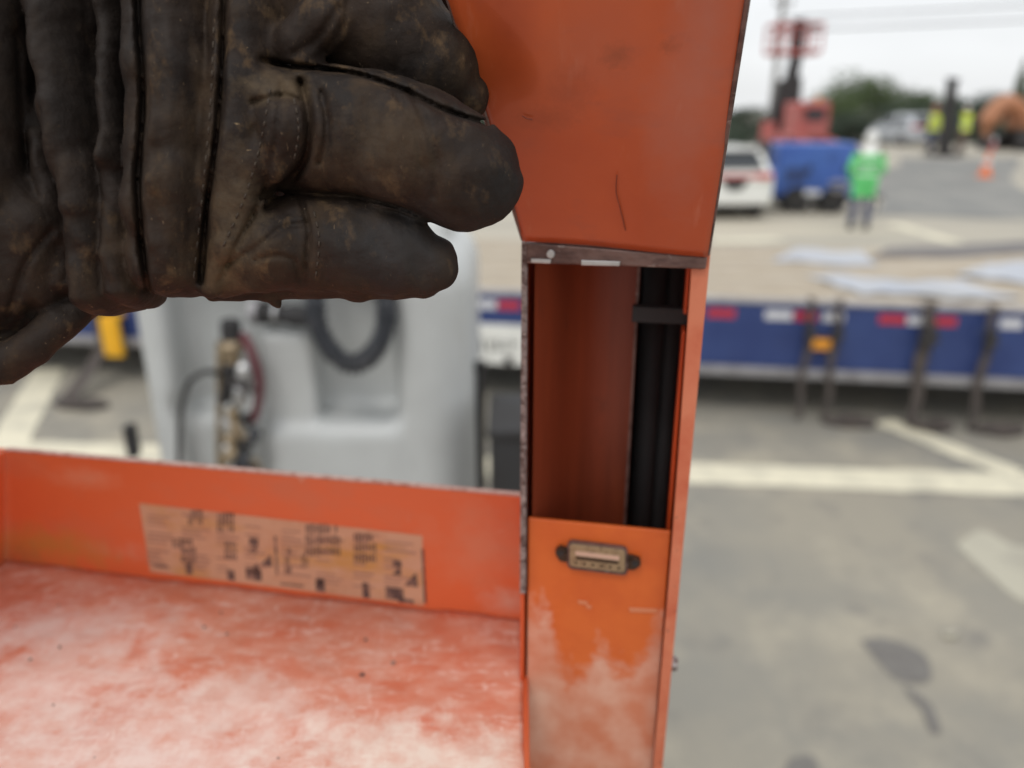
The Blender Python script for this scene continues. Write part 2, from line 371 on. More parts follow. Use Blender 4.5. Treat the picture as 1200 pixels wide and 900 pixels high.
# ================================================================== TRAILER
DZ = .87
A = PZ(830, 353, DZ); B = PZ(1200, 366, DZ); tu = (B - A); tu.z = 0; tu.normalize(); tn = Vector((-tu.y, tu.x, 0))
ang = math.atan2(tu.y, tu.x)
T0 = Vector((A.x, A.y, 0))
tr = thing('flatbed_trailer', 'long low blue flatbed trailer with plank deck and red and white reflective tape', 'trailer', T0, ang)
def TL(px, py, off=0.):   # px -> (s, z) on the side plane of the trailer
    q = PN(px, py, A - tn * off, tn) - T0; return q.dot(tu), q.z
SW = 2.5; S0, S1 = -9.0, 7.0
def lbox(mb, s0, s1, n0, n1, z0, z1): return mb.box(((s0 + s1) / 2, (n0 + n1) / 2, (z0 + z1) / 2), (s1 - s0, n1 - n0, z1 - z0))
zb = TL(900, 430)[1]
o = lbox(MB(), S0, S1, 0, .09, zb, DZ - .004).build('side_beam', M['blue'], tr, world=False, bevel=.008)
lbox(MB(), S0, S1, -.03, .03, zb - .075, zb - .003).build('lower_rail', M['alu'], tr, world=False, bevel=.01)
lbox(MB(), S0, S1, -.012, .10, DZ - .003, DZ + .018).build('top_rail', M['alu'], tr, world=False, bevel=.005)
lbox(MB(), S0, S1, SW - .09, SW, zb, DZ - .004).build('side_beam', M['blue'], tr, world=False, bevel=.008)
npk = 9; wpk = (SW - .1) / npk; pm = None
for i in range(npk):
    if pm is None:
        o = lbox(MB(), S0, S1, .004, wpk - .006, 0, .04).build('plank', M['wood'], tr, world=False, bevel=.004, segs=1); pm = o
    else: o = pm.copy(); link(o)
    o.location = (.37 * (i % 3) - .3, .102 + i * wpk, DZ - .028 + .003 * (i * 7 % 3))
for s in np.arange(S0 + 1, S1, 1.6):
    lbox(MB(), s - .04, s + .04, .095, SW - .095, DZ - .19, DZ - .035).build('cross_member', M['blackmetal'], tr, world=False)
for yy in (.75, 1.75): lbox(MB(), S0, S1, yy - .07, yy + .07, .45, DZ - .195).build('chassis_beam', M['blackmetal'], tr, world=False)
def tyre(mb_r, x, y, r=.42, w=.24, parent=tr):
    mb = MB(); prof = [(-w/2, r*.72), (-w/2, r*.93), (-w/2*.8, r), (w/2*.8, r), (w/2, r*.93), (w/2, r*.72)]; n = 28
    for k in range(n):
        t = 2 * math.pi * k / n
        mb.v += [(x + q * math.cos(t), y + p, r + q * math.sin(t)) for p, q in prof]
    m6 = len(prof)
    for k in range(n):
        for j in range(m6): mb.f.append((k * m6 + j, k * m6 + (j + 1) % m6, (k + 1) % n * m6 + (j + 1) % m6, (k + 1) % n * m6 + j))
    o = mb.build('wheel', M['tyre'], parent, world=False)
    h = MB().tube([(x, y - w * .35, r), (x, y + w * .35, r)], r * .715, 20); h.tube([(x, y - w * .5, r), (x, y + w*.5, r)], r * .25, 12)
    h.build('rim', M['alu'], o, world=False); return o
for s in (4.9, 5.9):
    tyre(None, s, .30, .36, .22); tyre(None, s, 2.2, .36, .22)
for px0, px1, py, k in [(828, 862, 367, 'r'), (896, 929, 369, 'w'), (930, 958, 370, 'r'), (964, 990, 372, 'w'), (1030, 1062, 371, 'r'), (1063, 1092, 373, 'w'), (1096, 1122, 374, 'r'), (1172, 1200, 375, 'w'),
                        (583, 610, 362, 'r'), (553, 582, 362, 'w'), (300, 330, 352, 'r'), (331, 360, 352, 'w'), (60, 90, 349, 'r'), (91, 120, 349, 'w')]:
    s0, z = TL(px0, py); s1, _ = TL(px1, py)
    o = MB().box(((s0 + s1) / 2, -.003, DZ - .085), (s1 - s0 - .006, .006, .066)).build('reflective_tape', M['tapered' if k == 'r' else 'tapewhite'], tr, world=False)
    o['label'] = ('red' if k == 'r' else 'white') + ' reflective tape piece'
s, z = TL(962, 402); mk = MB().box((s, -.035, z), (.17, .06, .07)).build('marker_light', M['amber'], tr, world=False, bevel=.012, segs=3)
lbox(MB(), s - .11, s + .11, -.012, -.001, z - .055, z + .055).build('bracket', M['blackmetal'], mk, world=False)
s0, z1 = TL(553, 378); s1, z0 = TL(640, 428)
bd = lbox(MB(), s0, s1 + .1, -.035, -.014, z0, z1).build('notice_board', M['whiteboard'], tr, world=False, bevel=.004)
mb = MB()   # worn dark characters, too blurred to read
for (x0, y0, w, h) in [(556, 398, 2.4, 14), (561, 396, 6, 2.6), (565, 400, 2.4, 12), (572, 398, 8, 2.6), (574, 401, 2.4, 11), (584, 404, 9, 2.6), (583, 396, 3, 14), (590, 399, 4, 3), (598, 397, 3, 10), (603, 400, 5, 2.6), (592, 415, 9, 12), (590, 425, 14, 5)]:
    sa, za = TL(x0, y0); sb, zb2 = TL(x0 + w, y0 + h); lbox(mb, sa, sb, -.0375, -.0355, zb2, za)
tag(mb.build('lettering', M['blackmetal'], bd, world=False), kind='stuff')

# tie-down straps hanging off the deck edge down to heaps on the ground
def strap(pxs, py0, py1, w, label, heap=True, hw=28, dark='strap'):
    s, zt0 = TL(pxs, py0, .06)
    foot = G0(pxs, py1) - T0; fn = foot.dot(tn); fs_ = foot.dot(tu)
    p = T0 + tu * s
    t = thing('tie_down_strap', label, 'strap', (p.x, p.y, 0), ang, 'straps hanging off the trailer deck')
    mb = MB(); prof = [(.02, DZ + .05), (-.05, DZ + .04), (-.075, DZ - .05), (-.08, .6), (-.085, .3), (min(fn * .8, -.1), .06), (min(fn, -.12), .02)]
    vs = []; fs = []
    pr = curve_pts([(0, a_, b_) for a_, b_ in prof], 4)
    for i, q in enumerate(pr):
        jx = .012 * math.sin(i * .9 + pxs); tw = .25 * math.sin(i * .5 + pxs)
        vs += [(jx - w / 2, q.y - tw * w / 2, q.z), (jx + w / 2, q.y + tw * w / 2, q.z), (jx + w / 2, q.y + tw * w / 2 + .008, q.z + .003), (jx - w / 2, q.y - tw * w / 2 + .008, q.z + .003)]
    for i in range(len(pr) - 1):
        for k in range(4): fs.append((i * 4 + k, i * 4 + (k + 1) % 4, i * 4 + 4 + (k + 1) % 4, i * 4 + 4 + k))
    fs += [(3, 2, 1, 0), tuple(len(vs) - 4 + k for k in range(4))]
    mb.add(vs, fs); mb.build('webbing', M['strap'], t, world=False)
    rb = MB(); rb.box((0, -.10, .64 + .05), (w * 1.3, .05, .12)); rb.tube([(-w * .8, -.12, .67), (w * .8, -.12, .67)], .018, 10)
    rb.build('ratchet', M['blackmetal'], t, world=False, bevel=.004)
    if heap:
        rr = random.Random(pxs); pts = []
        for i in range(26):
            a_ = i * .8; pts.append((hw * .006 + math.cos(a_) * hw * .0068 * rr.uniform(.5, 1), min(fn, -.12) + math.sin(a_) * .09 * rr.uniform(.4, 1), .025 + .035 * rr.random() * (i / 26)))
        MB().tube(curve_pts(pts, 4), .021, 8).build('heap', M['strap'], t, world=False, smooth=True)
strap(952, 354, 476, .045, 'dark strap hanging over the trailer edge just left of the amber lamp', heap=False)
strap(985, 354, 478, .05, 'dark strap right of the amber lamp, loose end heaped on the ground')
strap(1092, 356, 490, .085, 'wide dark strap over the trailer edge right of a red and white tape pair', hw=22)
strap(1166, 358, 476, .055, 'dark strap on the trailer edge, rightmost of all, beside white tape')
strap(110, 345, 478, .12, 'dark strap on the trailer seen left of the grey tank, under the glove', hw=32)
q = TL(141, 392); p = T0 + tu * q[0] - tn * .08
t = thing('edge_protector', 'yellow plastic strap edge protector on the trailer side left of the grey tank', 'edge protector', (p.x, p.y, q[1] - .16), ang)
MB().box((0, -.03, .16), (.16, .05, .32)).box((0, .045, .335), (.16, .20, .03)).build('angle_plate', M['yellow'], t, world=False, bevel=.01)
MB().box((0, -.06, .2), (.05, .012, .2)).box((0, -.06, .08), (.12, .012, .03)).build('rib', M['yellow'], t, world=False, bevel=.003)

# sheets on the deck
def sheet(name, quad, z, m, label, cat, amp=.02, th=.012):
    P = [PZ(*q, z) for q in quad]; n = 24; vs = []; fs = []
    rr = random.Random(len(label)); ph = [rr.uniform(0, 6) for _ in range(4)]
    for j in range(n + 1):
        for i in range(n + 1):
            u, v = i / n, j / n
            p = (P[0] * (1 - u) + P[1] * u) * (1 - v) + (P[3] * (1 - u) + P[2] * u) * v
            h = amp * abs(math.sin(u * 11 + ph[0] + 2 * v) * math.sin(v * 7 + ph[1] + u * 3))
            p.y += .05 * math.sin(u * 9 + ph[2]) * (1 if j in (0, n) else .2); vs.append((p.x, p.y, z + .004 + h))
    n1 = n + 1; top = len(vs); vs += [(x, y, zz - th * .9 if zz - th * .9 > z else z + .001) for x, y, zz in vs]
    for j in range(n):
        for i in range(n):
            a = j * n1 + i; fs.append((a, a + 1, a + n1 + 1, a + n1)); fs.append((top + a, top + a + n1, top + a + n1 + 1, top + a + 1))
    for i in range(n):
        fs.append((i, top + i, top + i + 1, i + 1)); a = n * n1 + i; fs.append((a, a + 1, top + a + 1, top + a))
        a = i * n1; fs.append((a, a + n1, top + a + n1, top + a)); a = i * n1 + n; fs.append((a, top + a, top + a + n1, a + n1))
    o = MB().add(vs, fs).build(name, m, smooth=False); return tag(o, label, cat)
zs = DZ + .022
sheet('plastic_sheet', [(1010, 345), (1200, 352), (1130, 332), (945, 324)], zs, M['sheet'], 'pale blue plastic sheet crumpled on the trailer deck near its front edge', 'plastic sheet')
sheet('plastic_sheet', [(1120, 322), (1290, 345), (1290, 300), (1160, 310)], zs, M['sheet'], 'broad pale blue plastic sheet at the right end of the deck', 'plastic sheet')
sheet('plastic_sheet', [(905, 306), (1030, 313), (1010, 296), (930, 292)], zs, M['sheet'], 'greyish plastic sheet lying flat at the back of the deck, left of the dark mat', 'plastic sheet', amp=.01)
sheet('rubber_mat', [(1020, 302), (1250, 297), (1250, 282), (1040, 292)], zs, M['mat_'], 'long dark rubber mat along the back of the trailer deck', 'mat', amp=.006)

# ================================================================== GREY TANK on its frame
TY = 1.5
def K(px, py, y=TY): return PY(px, py, y)
x0 = K(150, 450).x; x1 = K(553, 450).x; ztop = K(500, 284).z
tk = thing('plastic_tank', 'grey moulded plastic tank with recesses on a black steel stand behind the orange tray', 'tank', ((x0 + x1) / 2, TY + .25, 0))
zbot = 1.12
Ff = Field((x0 - .04, TY - .06, zbot - .04), (x1 + .04, TY + .62, ztop + .05), .006)
Ff.box((x0, TY, zbot), (x1, TY + .52, ztop), .11, .01)
lx = K(202, 450).x; cx0 = K(303, 450).x; cx1 = K(366, 450).x; rx = K(462, 450).x
def Kz(py, y=TY): return PY(600, py, y).z
Ff.box((lx, TY - .3, Kz(498)), (rx, TY + .11, Kz(318)), .03, .045, 'sub')     # broad recess
Ff.box((lx, TY - .3, zbot - .2), (cx0 - .01, TY + .06, Kz(470)), .03, .04, 'sub')
Ff.box((cx0, TY + .02, Kz(760)), (cx1, TY + .2, Kz(392)), .018, .012)             # pillar between the recesses
Ff.box((x0 + .05, TY + .1, ztop - .02), (x1 - .05, TY + .4, ztop + .03), .02, .02)
Ff.box((cx1 + .008, TY + .004, zbot), (rx + .005, TY + .2, Kz(508)), .02, .03)
Ff.mesh('tank_shell', M['tank'], tk)
MB().tube([(((x0 + x1) / 2), TY + .25, ztop + .025), (((x0 + x1) / 2), TY + .25, ztop + .07)], .07, 24).build('filler_cap', M['black'], tk, bevel=.006)
mb = MB()
for xx in (x0 + .04, x1 - .04):
    for yy in (TY + .06, TY + .46): mb.box((xx, yy, (zbot - .04) / 2), (.05, .05, zbot - .04))
mb.box(((x0 + x1) / 2, TY + .26, zbot - .02), (x1 - x0 + .02, .5, .036)); mb.box(((x0 + x1) / 2, TY + .06, .3), (x1 - x0 - .1, .04, .04)); mb.box(((x0 + x1) / 2, TY + .46, .3), (x1 - x0 - .1, .04, .04))
mb.build('stand', M['blackmetal'], tk, bevel=.003)
p = K(149, 523); MB().box((p.x - .004, TY + .03, p.z), (.02, .03, .075)).build('latch', M['black'], tk, bevel=.004)
# corrugated hose looped on the tank
hx = TY - .01
hs = thing('corrugated_hose', 'thick black corrugated hose looped in front of the grey tank', 'hose', K(412, 430, hx))
path = curve_pts([K(366, 290, TY + .10), K(367, 318, TY + .05), K(368, 345, hx), K(373, 383, hx - .01), K(390, 413, hx - .02), K(414, 427, hx - .02), K(438, 413, hx - .02), K(452, 380, hx - .01), K(451, 345, hx), K(440, 316, TY + .05), K(428, 290, TY + .10)], 8)
Lc = 0; fine = []; 
for i in range(len(path) - 1):
    n = max(2, int((path[i + 1] - path[i]).length / .0022))
    for k in range(n): fine.append(path[i].lerp(path[i + 1], k / n))
acc = 0; rad = []
for i, q in enumerate(fine):
    if i: acc += (q - fine[i - 1]).length
    rad.append(.0195 + .0030 * (1 if math.sin(acc * 2 * math.pi / .0105) > 0 else -1))
MB().tube(fine, rad, 16).build('hose_tube', M['hose'], hs)
for x_ in (366, 428): MB().tube([K(x_, 296, TY + .085), K(x_, 284, TY + .12)], .026, 16).build('collar', M['steel'], hs)
cp = thing('hose_coupler', 'short black coupling with grey ring at the left end, lying across the tank recess', 'coupling', K(330, 372, TY))
c0, c1 = K(305, 366, TY + .03), K(372, 372, TY + .0)
dv = (c1 - c0)
MB().tube([c0, c0 + dv * .2, c0 + dv * .2, c0 + dv * .55, c0 + dv * .55, c1], [.024, .024, .019, .019, .023, .021], 18).build('coupling_body', M['black'], cp)
MB().tube([c0 - dv * .12, c0 + dv * .02], .026, 18).build('ring', M['alu'], cp)
MB().tube([c0 + dv * .3, c0 + dv * .36], .0235, 18).build('clamp', M['steel'], cp)
# hanging bunch of valves, brass fittings and hoses
vb = thing('valve_bunch', 'hanging bunch of brass and steel valves with dark red hose on grey tank', 'valve fittings', K(280, 460, TY - .02))
def fit(name, a_, b_, prof, m, parent=vb, y=TY - .02):
    p0, p1 = K(*a_, y), K(*b_, y); pts = [p0.lerp(p1, t) for t, _ in prof]
    return MB().tube(pts, [r for _, r in prof], 14).build(name, m, parent)
fit('cap', (270, 374), (271, 398), [(0, .012), (.1, .02), (.9, .02), (1, .016)], M['black'])
fit('cap_body', (271, 396), (272, 424), [(0, .015), (.3, .022), (.6, .022), (.7, .016), (1, .016)], M['brass'])
fit('elbow', (272, 424), (262, 470), [(0, .014), (.2, .017), (.5, .011), (1, .013)], M['blackmetal'])
fit('valve', (286, 424), (288, 450), [(0, .008), (.2, .016), (.6, .018), (1, .010)], M['steel'], y=TY - .04)
fit('valve', (282, 450), (282, 478), [(0, .009), (.2, .015), (.7, .016), (1, .008)], M['steel'], y=TY - .045)
fit('valve_handle', (268, 446), (300, 458), [(0, .004), (.1, .007), (.9, .007), (1, .004)], M['blackmetal'], y=TY - .055)
MB().tube(curve_pts([K(284, 392, TY - .02), K(294, 410, TY - .03), K(303, 440, TY - .03), K(303, 470, TY - .03), K(297, 492, TY - .02)], 6), .0095, 12).build('red_tube', M['redhose'], vb, smooth=True)
rr = random.Random(3)
for i in range(16):
    px = 262 + 44 * rr.random(); py = 478 + i * 6; m_ = [M['brass'], M['blackmetal'], M['steel'], M['brass'], M['hose']][i % 5]
    a_ = rr.uniform(-1, 1)
    fit('fitting', (px, py), (px + 14 * a_, py + 17), [(0, .006), (.15, .012), (.5, .013), (.55, .009), (1, .009)], m_, y=TY - .02 - .025 * rr.random())
MB().tube([K(258, 400, TY + .0), K(257, 600, TY + .0)], .008, 10).build('down_pipe', M['brass'], vb)
MB().tube([K(275, 425, TY + .0), K(280, 610, TY + .0)], .010, 10).build('down_pipe', M['blackmetal'], vb)
MB().tube([K(272, 400, TY - .02), K(272, 400, TY + .12)], .012, 10).build('mounting_stub', M['steel'], vb)
th_ = thing('thin_hose', 'thin grey hose arching left from the valves down the grey tank', 'hose', K(212, 500))
MB().tube(curve_pts([K(258, 438, TY - .01), K(240, 436, TY - .03), K(222, 448, TY - .04), K(213, 475, TY - .04), K(210, 520, TY - .03), K(210, 620, TY - .02)], 8), .0055, 10).build('hose_tube', M['blackmetal'], th_, smooth=True)
# black bin and post right of tank
px_ = K(566, 500, 1.30)
bn = thing('storage_bin', 'black plastic bin on legs in the gap between the grey tank and the orange column', 'bin', (px_.x + .06, 1.45, 0))
a_, b_ = K(573, 507, 1.36), K(668, 507, 1.36)
bx0, bx1, bz = a_.x, b_.x, a_.z
MB().box(((bx0 + bx1) / 2, 1.46, bz - .2), (bx1 - bx0, .2, .40)).build('bin_body', M['black'], bn, bevel=.01)
MB().box(((bx0 + bx1) / 2, 1.46, bz - .004), (bx1 - bx0 + .008, .212, .02)).build('lid', M['black'], bn, bevel=.006)
mb = MB()
for xx in (bx0 + .015, bx1 - .015):
    for yy in (1.375, 1.545): mb.box((xx, yy, (bz - .4) / 2), (.02, .02, bz - .402))
mb.build('leg_frame', M['blackmetal'], bn)
p = K(563, 450, 1.62)
ps = thing('post', 'slim black steel post standing against the right side of the grey tank', 'post', (p.x, 1.62, 0))
zt_ = K(563, 434, 1.62).z
MB().tube([(p.x, 1.62, 0), (p.x, 1.62, zt_)], .011, 12).build('tube', M['blackmetal'], ps)
MB().tube([(p.x, 1.62, zt_ + .001), (p.x, 1.62, zt_ + .02)], .014, 12).build('end_cap', M['black'], ps)
MB().box((p.x, 1.62, .01), (.12, .12, .016)).build('base_plate', M['blackmetal'], ps)

# ================================================================== ORANGE MACHINE HOUSING (column, flap, tray)
yaw = R(10.4); cn_ = Vector((math.sin(yaw), math.cos(yaw), 0)); CP = Vector((.0046, .2466, CZ))
cu = Vector((math.cos(yaw), -math.sin(yaw), 0))
def C(px, py, off=0.): return PN(px, py, CP + cn_ * off, cn_)      # off > 0: farther from the camera
hz_ = thing('machine_housing', 'orange painted sheet steel machine housing with open column, raised flap and worn tray', 'machine', (.03, .30, 0))
def plate(name, corners, off, th, m, parent=hz_, bevel=.0004, fn=C):
    poly = [fn(px, py, off) for px, py in corners]
    return MB().prism(poly, cn_ * th).build(name, m, parent, bevel=bevel)
# left cut edge of the column and its side sheet
eL = [C(611, 283), C(618, 283), C(616, 696), C(609, 696)]
MB().prism(eL, cn_ * .0016).build('edge_strip', M['edge'], hz_, bevel=.0003)
lw = [C(611.5, 282, .0018), C(617, 282, .0018), C(614, 1100, .0018), C(608, 1100, .0018)]
lw[2].z = lw[3].z = CZ - .50; lw[2].x = lw[1].x; lw[3].x = lw[0].x; lw[2].y = lw[1].y; lw[3].y = lw[0].y
MB().prism(lw, cn_ * .075).build('side_wall', M['orange'], hz_, bevel=.0004)
# right flange (folded front edge) and outer side wall
fr = [C(811, 262, -.002), C(836, 262, -.002), C(776, 905, -.002), C(769, 905, -.002)]
fr[3:4] = [C(768, 905, -.002), C(787, 640, -.002), C(809, 330, -.002)]
d_ = (fr[2] - fr[1]).normalized(); fr[2] = fr[1] + d_ * .30; fr[3] = fr[2] + cu * -.0035
MB().prism(fr, cn_ * .002).build('side_flange', mat('faded_orange_paint', (.60, .19, .10), .5, layers=[((.50, .11, .05), 60, .4, .7), ((.12, .05, .03), 260, .64, .70)]), hz_, bevel=.0005)
rw = [fr[1] + cn_ * .0022, fr[1] - cu * .0018 + cn_ * .0022, fr[2] - cu * .0018 + cn_ * .0022, fr[2] + cn_ * .0022]
MB().prism(rw, cn_ * .073).build('side_wall', M['orange'], hz_, bevel=.0004)
# cavity back: curved sheet, then the dark slot
def plan(u, dpt): return CP + cu * u + cn_ * dpt
prof = [(.0022, .004), (.0050, .012), (.0085, .022), (.0125, .031), (.018, .037), (.024, .040), (.0300, .041), (.0350, .0405)]
prof = [(p.x, p.y) for p in curve_pts([(a_, b_, 0) for a_, b_ in prof], 4)]
mb = MB(); ztp, zbt = CZ - .030, CZ - .20; n = len(prof)
for z in (ztp, zbt): mb.v += [tuple(plan(u, dd)[:2]) + (z,) for u, dd in prof]
for z in (ztp, zbt): mb.v += [tuple(plan(u, dd + .0014)[:2]) + (z,) for u, dd in prof]
for i in range(n - 1):
    mb.f += [(i, i + 1, n + i + 1, n + i), (2 * n + i, 3 * n + i, 3 * n + i + 1, 2 * n + i + 1), (i, 2 * n + i, 2 * n + i + 1, i + 1), (n + i, n + i + 1, 3 * n + i + 1, 3 * n + i)]
mb.f += [(0, n, 3 * n, 2 * n), (n - 1, 3 * n - 1, 4 * n - 1, 2 * n - 1)]
mb.build('curved_liner', M['inner'], hz_)
def vbar(name, u0, u1, d0, d1, z0, z1, m, bevel=.0003):
    p = [plan(u0, d0), plan(u1, d0), plan(u1, d1), plan(u0, d1)]
    p = [Vector((q.x, q.y, CZ + z0)) for q in p]
    return MB().prism(p, (0, 0, z1 - z0)).build(name, m, hz_, bevel=bevel)
for (z0, z1) in ((-.0655, -.034), (-.205, -.0715)):
    vbar('liner_edge', .0349, .0360, .031, .0405, z0, z1, M['lip'])
    vbar('slot_edge', .0515, .0527, .018, .026, z0, z1, M['orange'])
vbar('cross_tie', .0340, .0548, .026, .031, -.0713, -.0657, M['black'])
vbar('cavity_back', .0003, .058, .0738, .0758, -.30, -.026, M['black'])
vbar('cavity_top', .0025, .0555, .003, .073, -.028, -.026, M['inner'])
for k, (u, r_) in enumerate([(.0415, .0046), (.0490, .0034)]):
    q = plan(u, .055 + .004 * k); MB().tube([(q.x, q.y, CZ - .03), (q.x, q.y, CZ - .28)], r_, 12).build('cable', M['black'], hz_, smooth=True)
# lower front panel with dusty paint and clean runs
pn = [C(619, 607, .0030), C(786, 623, .0030)]
pb0 = pn[1].copy(); pb1 = pn[0].copy(); pb0.z = pb1.z = CZ - .50
pm_ = mat('front_panel_paint', (.62, .125, .020), .36, layers=[((.56, .10, .016), 60, .4, .7), ((.10, .05, .03), 330, .72, .76)], coat=.2)
def drip(m):
    t = m.node_tree; b = t.nodes['Principled BSDF']; n = t.nodes.new; l = t.links.new
    src = b.inputs['Base Color'].links[0].from_socket
    c = n('ShaderNodeTexCoord'); s = n('ShaderNodeSeparateXYZ'); l(c.outputs['Object'], s.inputs[0])
    rl = root_loc(hz_)
    def ma(op, a, b_=None, c_=None):
        q = n('ShaderNodeMath'); q.operation = op
        for i, v in enumerate((a, b_, c_)):
            if v is None: continue
            if isinstance(v, (int, float)): q.inputs[i].default_value = v
            else: l(v, q.inputs[i])
        return q.outputs[0]
    def gauss(px, w):
        xc = C(px, 720, .003).x - rl.x
        v = ma('DIVIDE', ma('SUBTRACT', s.outputs['X'], xc), w)
        v2 = ma('MULTIPLY', v, v); return ma('EXPONENT', ma('MULTIPLY', ma('MULTIPLY', v2, v2), -1.0))
    no = n('ShaderNodeTexNoise'); no.inputs['Scale'].default_value = 230; no.inputs['Detail'].default_value = 8; l(c.outputs['Object'], no.inputs['Vector'])
    z0 = C(700, 712, .003).z - rl.z; dep = z0 - (C(700, 788, .003).z - rl.z)
    low = ma('ADD', ma('MULTIPLY', gauss(676, .0085), dep), ma('MULTIPLY', gauss(734, .0088), dep * .8))
    edge = ma('ADD', ma('SUBTRACT', z0, low), ma('MULTIPLY', ma('SUBTRACT', no.outputs['Fac'], .5), .034))
    dlt = ma('SUBTRACT', edge, s.outputs['Z'])
    mr = n('ShaderNodeMapRange'); l(dlt, mr.inputs['Value']); mr.inputs['From Min'].default_value = -.004; mr.inputs['From Max'].default_value = .012
    n2 = n('ShaderNodeTexNoise'); n2.inputs['Scale'].default_value = 70; n2.inputs['Detail'].default_value = 8; l(c.outputs['Object'], n2.inputs['Vector'])
    rp = n('ShaderNodeValToRGB'); l(n2.outputs['Fac'], rp.inputs[0])
    rp.color_ramp.elements[0].position = .36; rp.color_ramp.elements[0].color = (.58, .19, .10, 1)
    rp.color_ramp.elements[1].position = .72; rp.color_ramp.elements[1].color = (.68, .38, .28, 1)
    mi = n('ShaderNodeMix'); mi.data_type = 'RGBA'; l(mr.outputs[0], mi.inputs[0]); l(src, mi.inputs[6]); l(rp.outputs[0], mi.inputs[7])
    l(mi.outputs[2], b.inputs['Base Color'])
    rm = n('ShaderNodeMapRange'); l(mr.outputs[0], rm.inputs['Value']); rm.inputs['To Min'].default_value = .36; rm.inputs['To Max'].default_value = .62; l(rm.outputs[0], b.inputs['Roughness'])
drip(pm_)
fp = MB().prism([pn[0], pn[1], pb0, pb1], cn_ * .0015).build('front_panel', pm_, hz_, bevel=.0004)
# chips of dried paint / scuffs on the panel
mb = MB()
for px, py, w, h in [(683, 706, 12, 4), (690, 711, 7, 4), (754, 715, 34, 5)]:
    q = [C(px - w / 2, py - h / 2 - .8, .0026), C(px + w / 2, py - h / 2 + 1, .0026), C(px + w / 2 - 1, py + h / 2 + 1, .0026), C(px - w / 2 + 1, py + h / 2, .0026)]
    mb.prism(q, cn_ * .0003)
mb.build('paint_chip', mat('pale_paint_scuff', (.60, .20, .09), .6), fp, bevel=.0001)
# connector
cs = MB()
def rrect(cx, cy, w, h, r, off, th, slope=.12):
    pts = []
    for qx, qy, a0 in ((1, -1, -90), (1, 1, 0), (-1, 1, 90), (-1, -1, 180)):
        for k in range(5):
            t = R(a0 + k * 22.5); x = qx * (w / 2 - r) + r * math.cos(t); y = qy * (h / 2 - r) + r * math.sin(t)
            pts.append(C(cx + x, cy + y + x * slope, off))
    return pts
con = MB().prism(rrect(700, 655, 71, 32, 6, .0006, 0), cn_ * .0024).build('connector', M['lip'], fp, bevel=.0003)
MB().prism(rrect(700, 654.5, 65, 26, 4, .0000, 0), cn_ * .0008).build('connector_shell', M['gold'], fp, bevel=.0002)
for k in range(6): MB().prism(rrect(675 + k * 10, 651 + (k * 10 - 25) * .12 + 12, 2.6, 2.6, 1.1, -.0003, 0), cn_ * .0003).build('dimple', M['screw'], fp)
MB().prism(rrect(700, 657, 50, 3, 1.4, -.0003, 0), cn_ * .0004).build('slot', M['screw'], fp)
MB().prism(rrect(700, 651.5, 52, 4.5, 2, -.0004, 0), cn_ * .0005).build('tongue', mat('connector_tongue', (.56, .36, .27), .5), fp)
MB().prism(rrect(700, 655, 94, 17, 6, .0016, 0), cn_ * .0012).build('mounting_ear', M['screw'], fp, bevel=.0002)
for px, py in ((657, 649), (744, 661)):
    c_ = C(px, py, -.0002); MB().tube([c_, c_ + cn_ * .0030], .0022, 6).build('hex_post', M['screw'], fp, bevel=.0002)
    c_ = C(px, py, -.0010); MB().tube([c_, c_ + cn_ * .0006], .0011, 10).build('post_hole', M['blackmetal'], fp)
# chipped bolt on the right outer side
q = fr[1] + (fr[2] - fr[1]).normalized() * ((C(793, 782, 0) - fr[1]).length); 
MB().tube([q + cu * -.0006 + cn_ * .004, q + cu * .0022 + cn_ * .004], [.0032, .0026], 6).build('side_bolt', M['edge'], hz_, bevel=.0003)
# lip bar below the flap
lp = [C(616, 284, -.004), C(829, 301, -.004), C(827, 316, -.004), C(700, 311, -.004), (C(617, 309, -.004))]
lipo = MB().prism(lp, cn_ * .006).build('hinge_lip', M['lip'], hz_, bevel=.0006)
lp = [C(622, 303, -.0048), C(646, 304, -.0048), C(645, 309, -.0048), C(622, 308, -.0048)]
MB().prism(lp, cn_ * .0008).build('weld_tab', M['steel'], hz_, bevel=.0002)
lp = [C(681, 305, -.0048), C(727, 306.5, -.0048), C(726, 312, -.0048), C(681, 311, -.0048)]
MB().prism(lp, cn_ * .0008).build('weld_tab', M['steel'], hz_, bevel=.0002)
q = C(645, 298, -.0052); MB().tube([q, q + cn_ * .0015], .0014, 8).build('rivet', M['steel'], hz_, bevel=.0002)
# raised flap, hinged on the lip and leaning toward the camera
fb = [C(613, 283, -.0045), C(829, 300, -.0045)]
ft = [PD(525, 0, .186), PD(876, 0, .180)]
gx = (ft[0] - fb[0]); gx2 = (ft[1] - fb[1])
fpts = [fb[0], fb[1], fb[1] + gx2 * .42 + cu * .0000, fb[1] + gx2 * 1.5, fb[0] + gx * 1.5, fb[0] + gx * .5]
fnrm = (fb[1] - fb[0]).cross(ft[0] - fb[0]).normalized()
if fnrm.y < 0: fnrm = -fnrm
nU, nV = 30, 40; vs = []; fs = []
for sgn in (0, 1):
    for j in range(nV + 1):
        for i in range(nU + 1):
            u, v = i / nU, j / nV * 1.5
            p = (fb[0] + gx * v) * (1 - u) + (fb[1] + gx2 * v) * u
            dent = -.0012 * math.exp(-((u - .22) / .16) ** 2 - ((v - .8) / .22) ** 2) + .0006 * math.sin(u * 5 + v * 3) + .0022 * (2 * abs(u - .5)) ** 6 * 0
            p = p + fnrm * (dent + sgn * .0018); vs.append(p)
n1 = nU + 1; tp = n1 * (nV + 1)
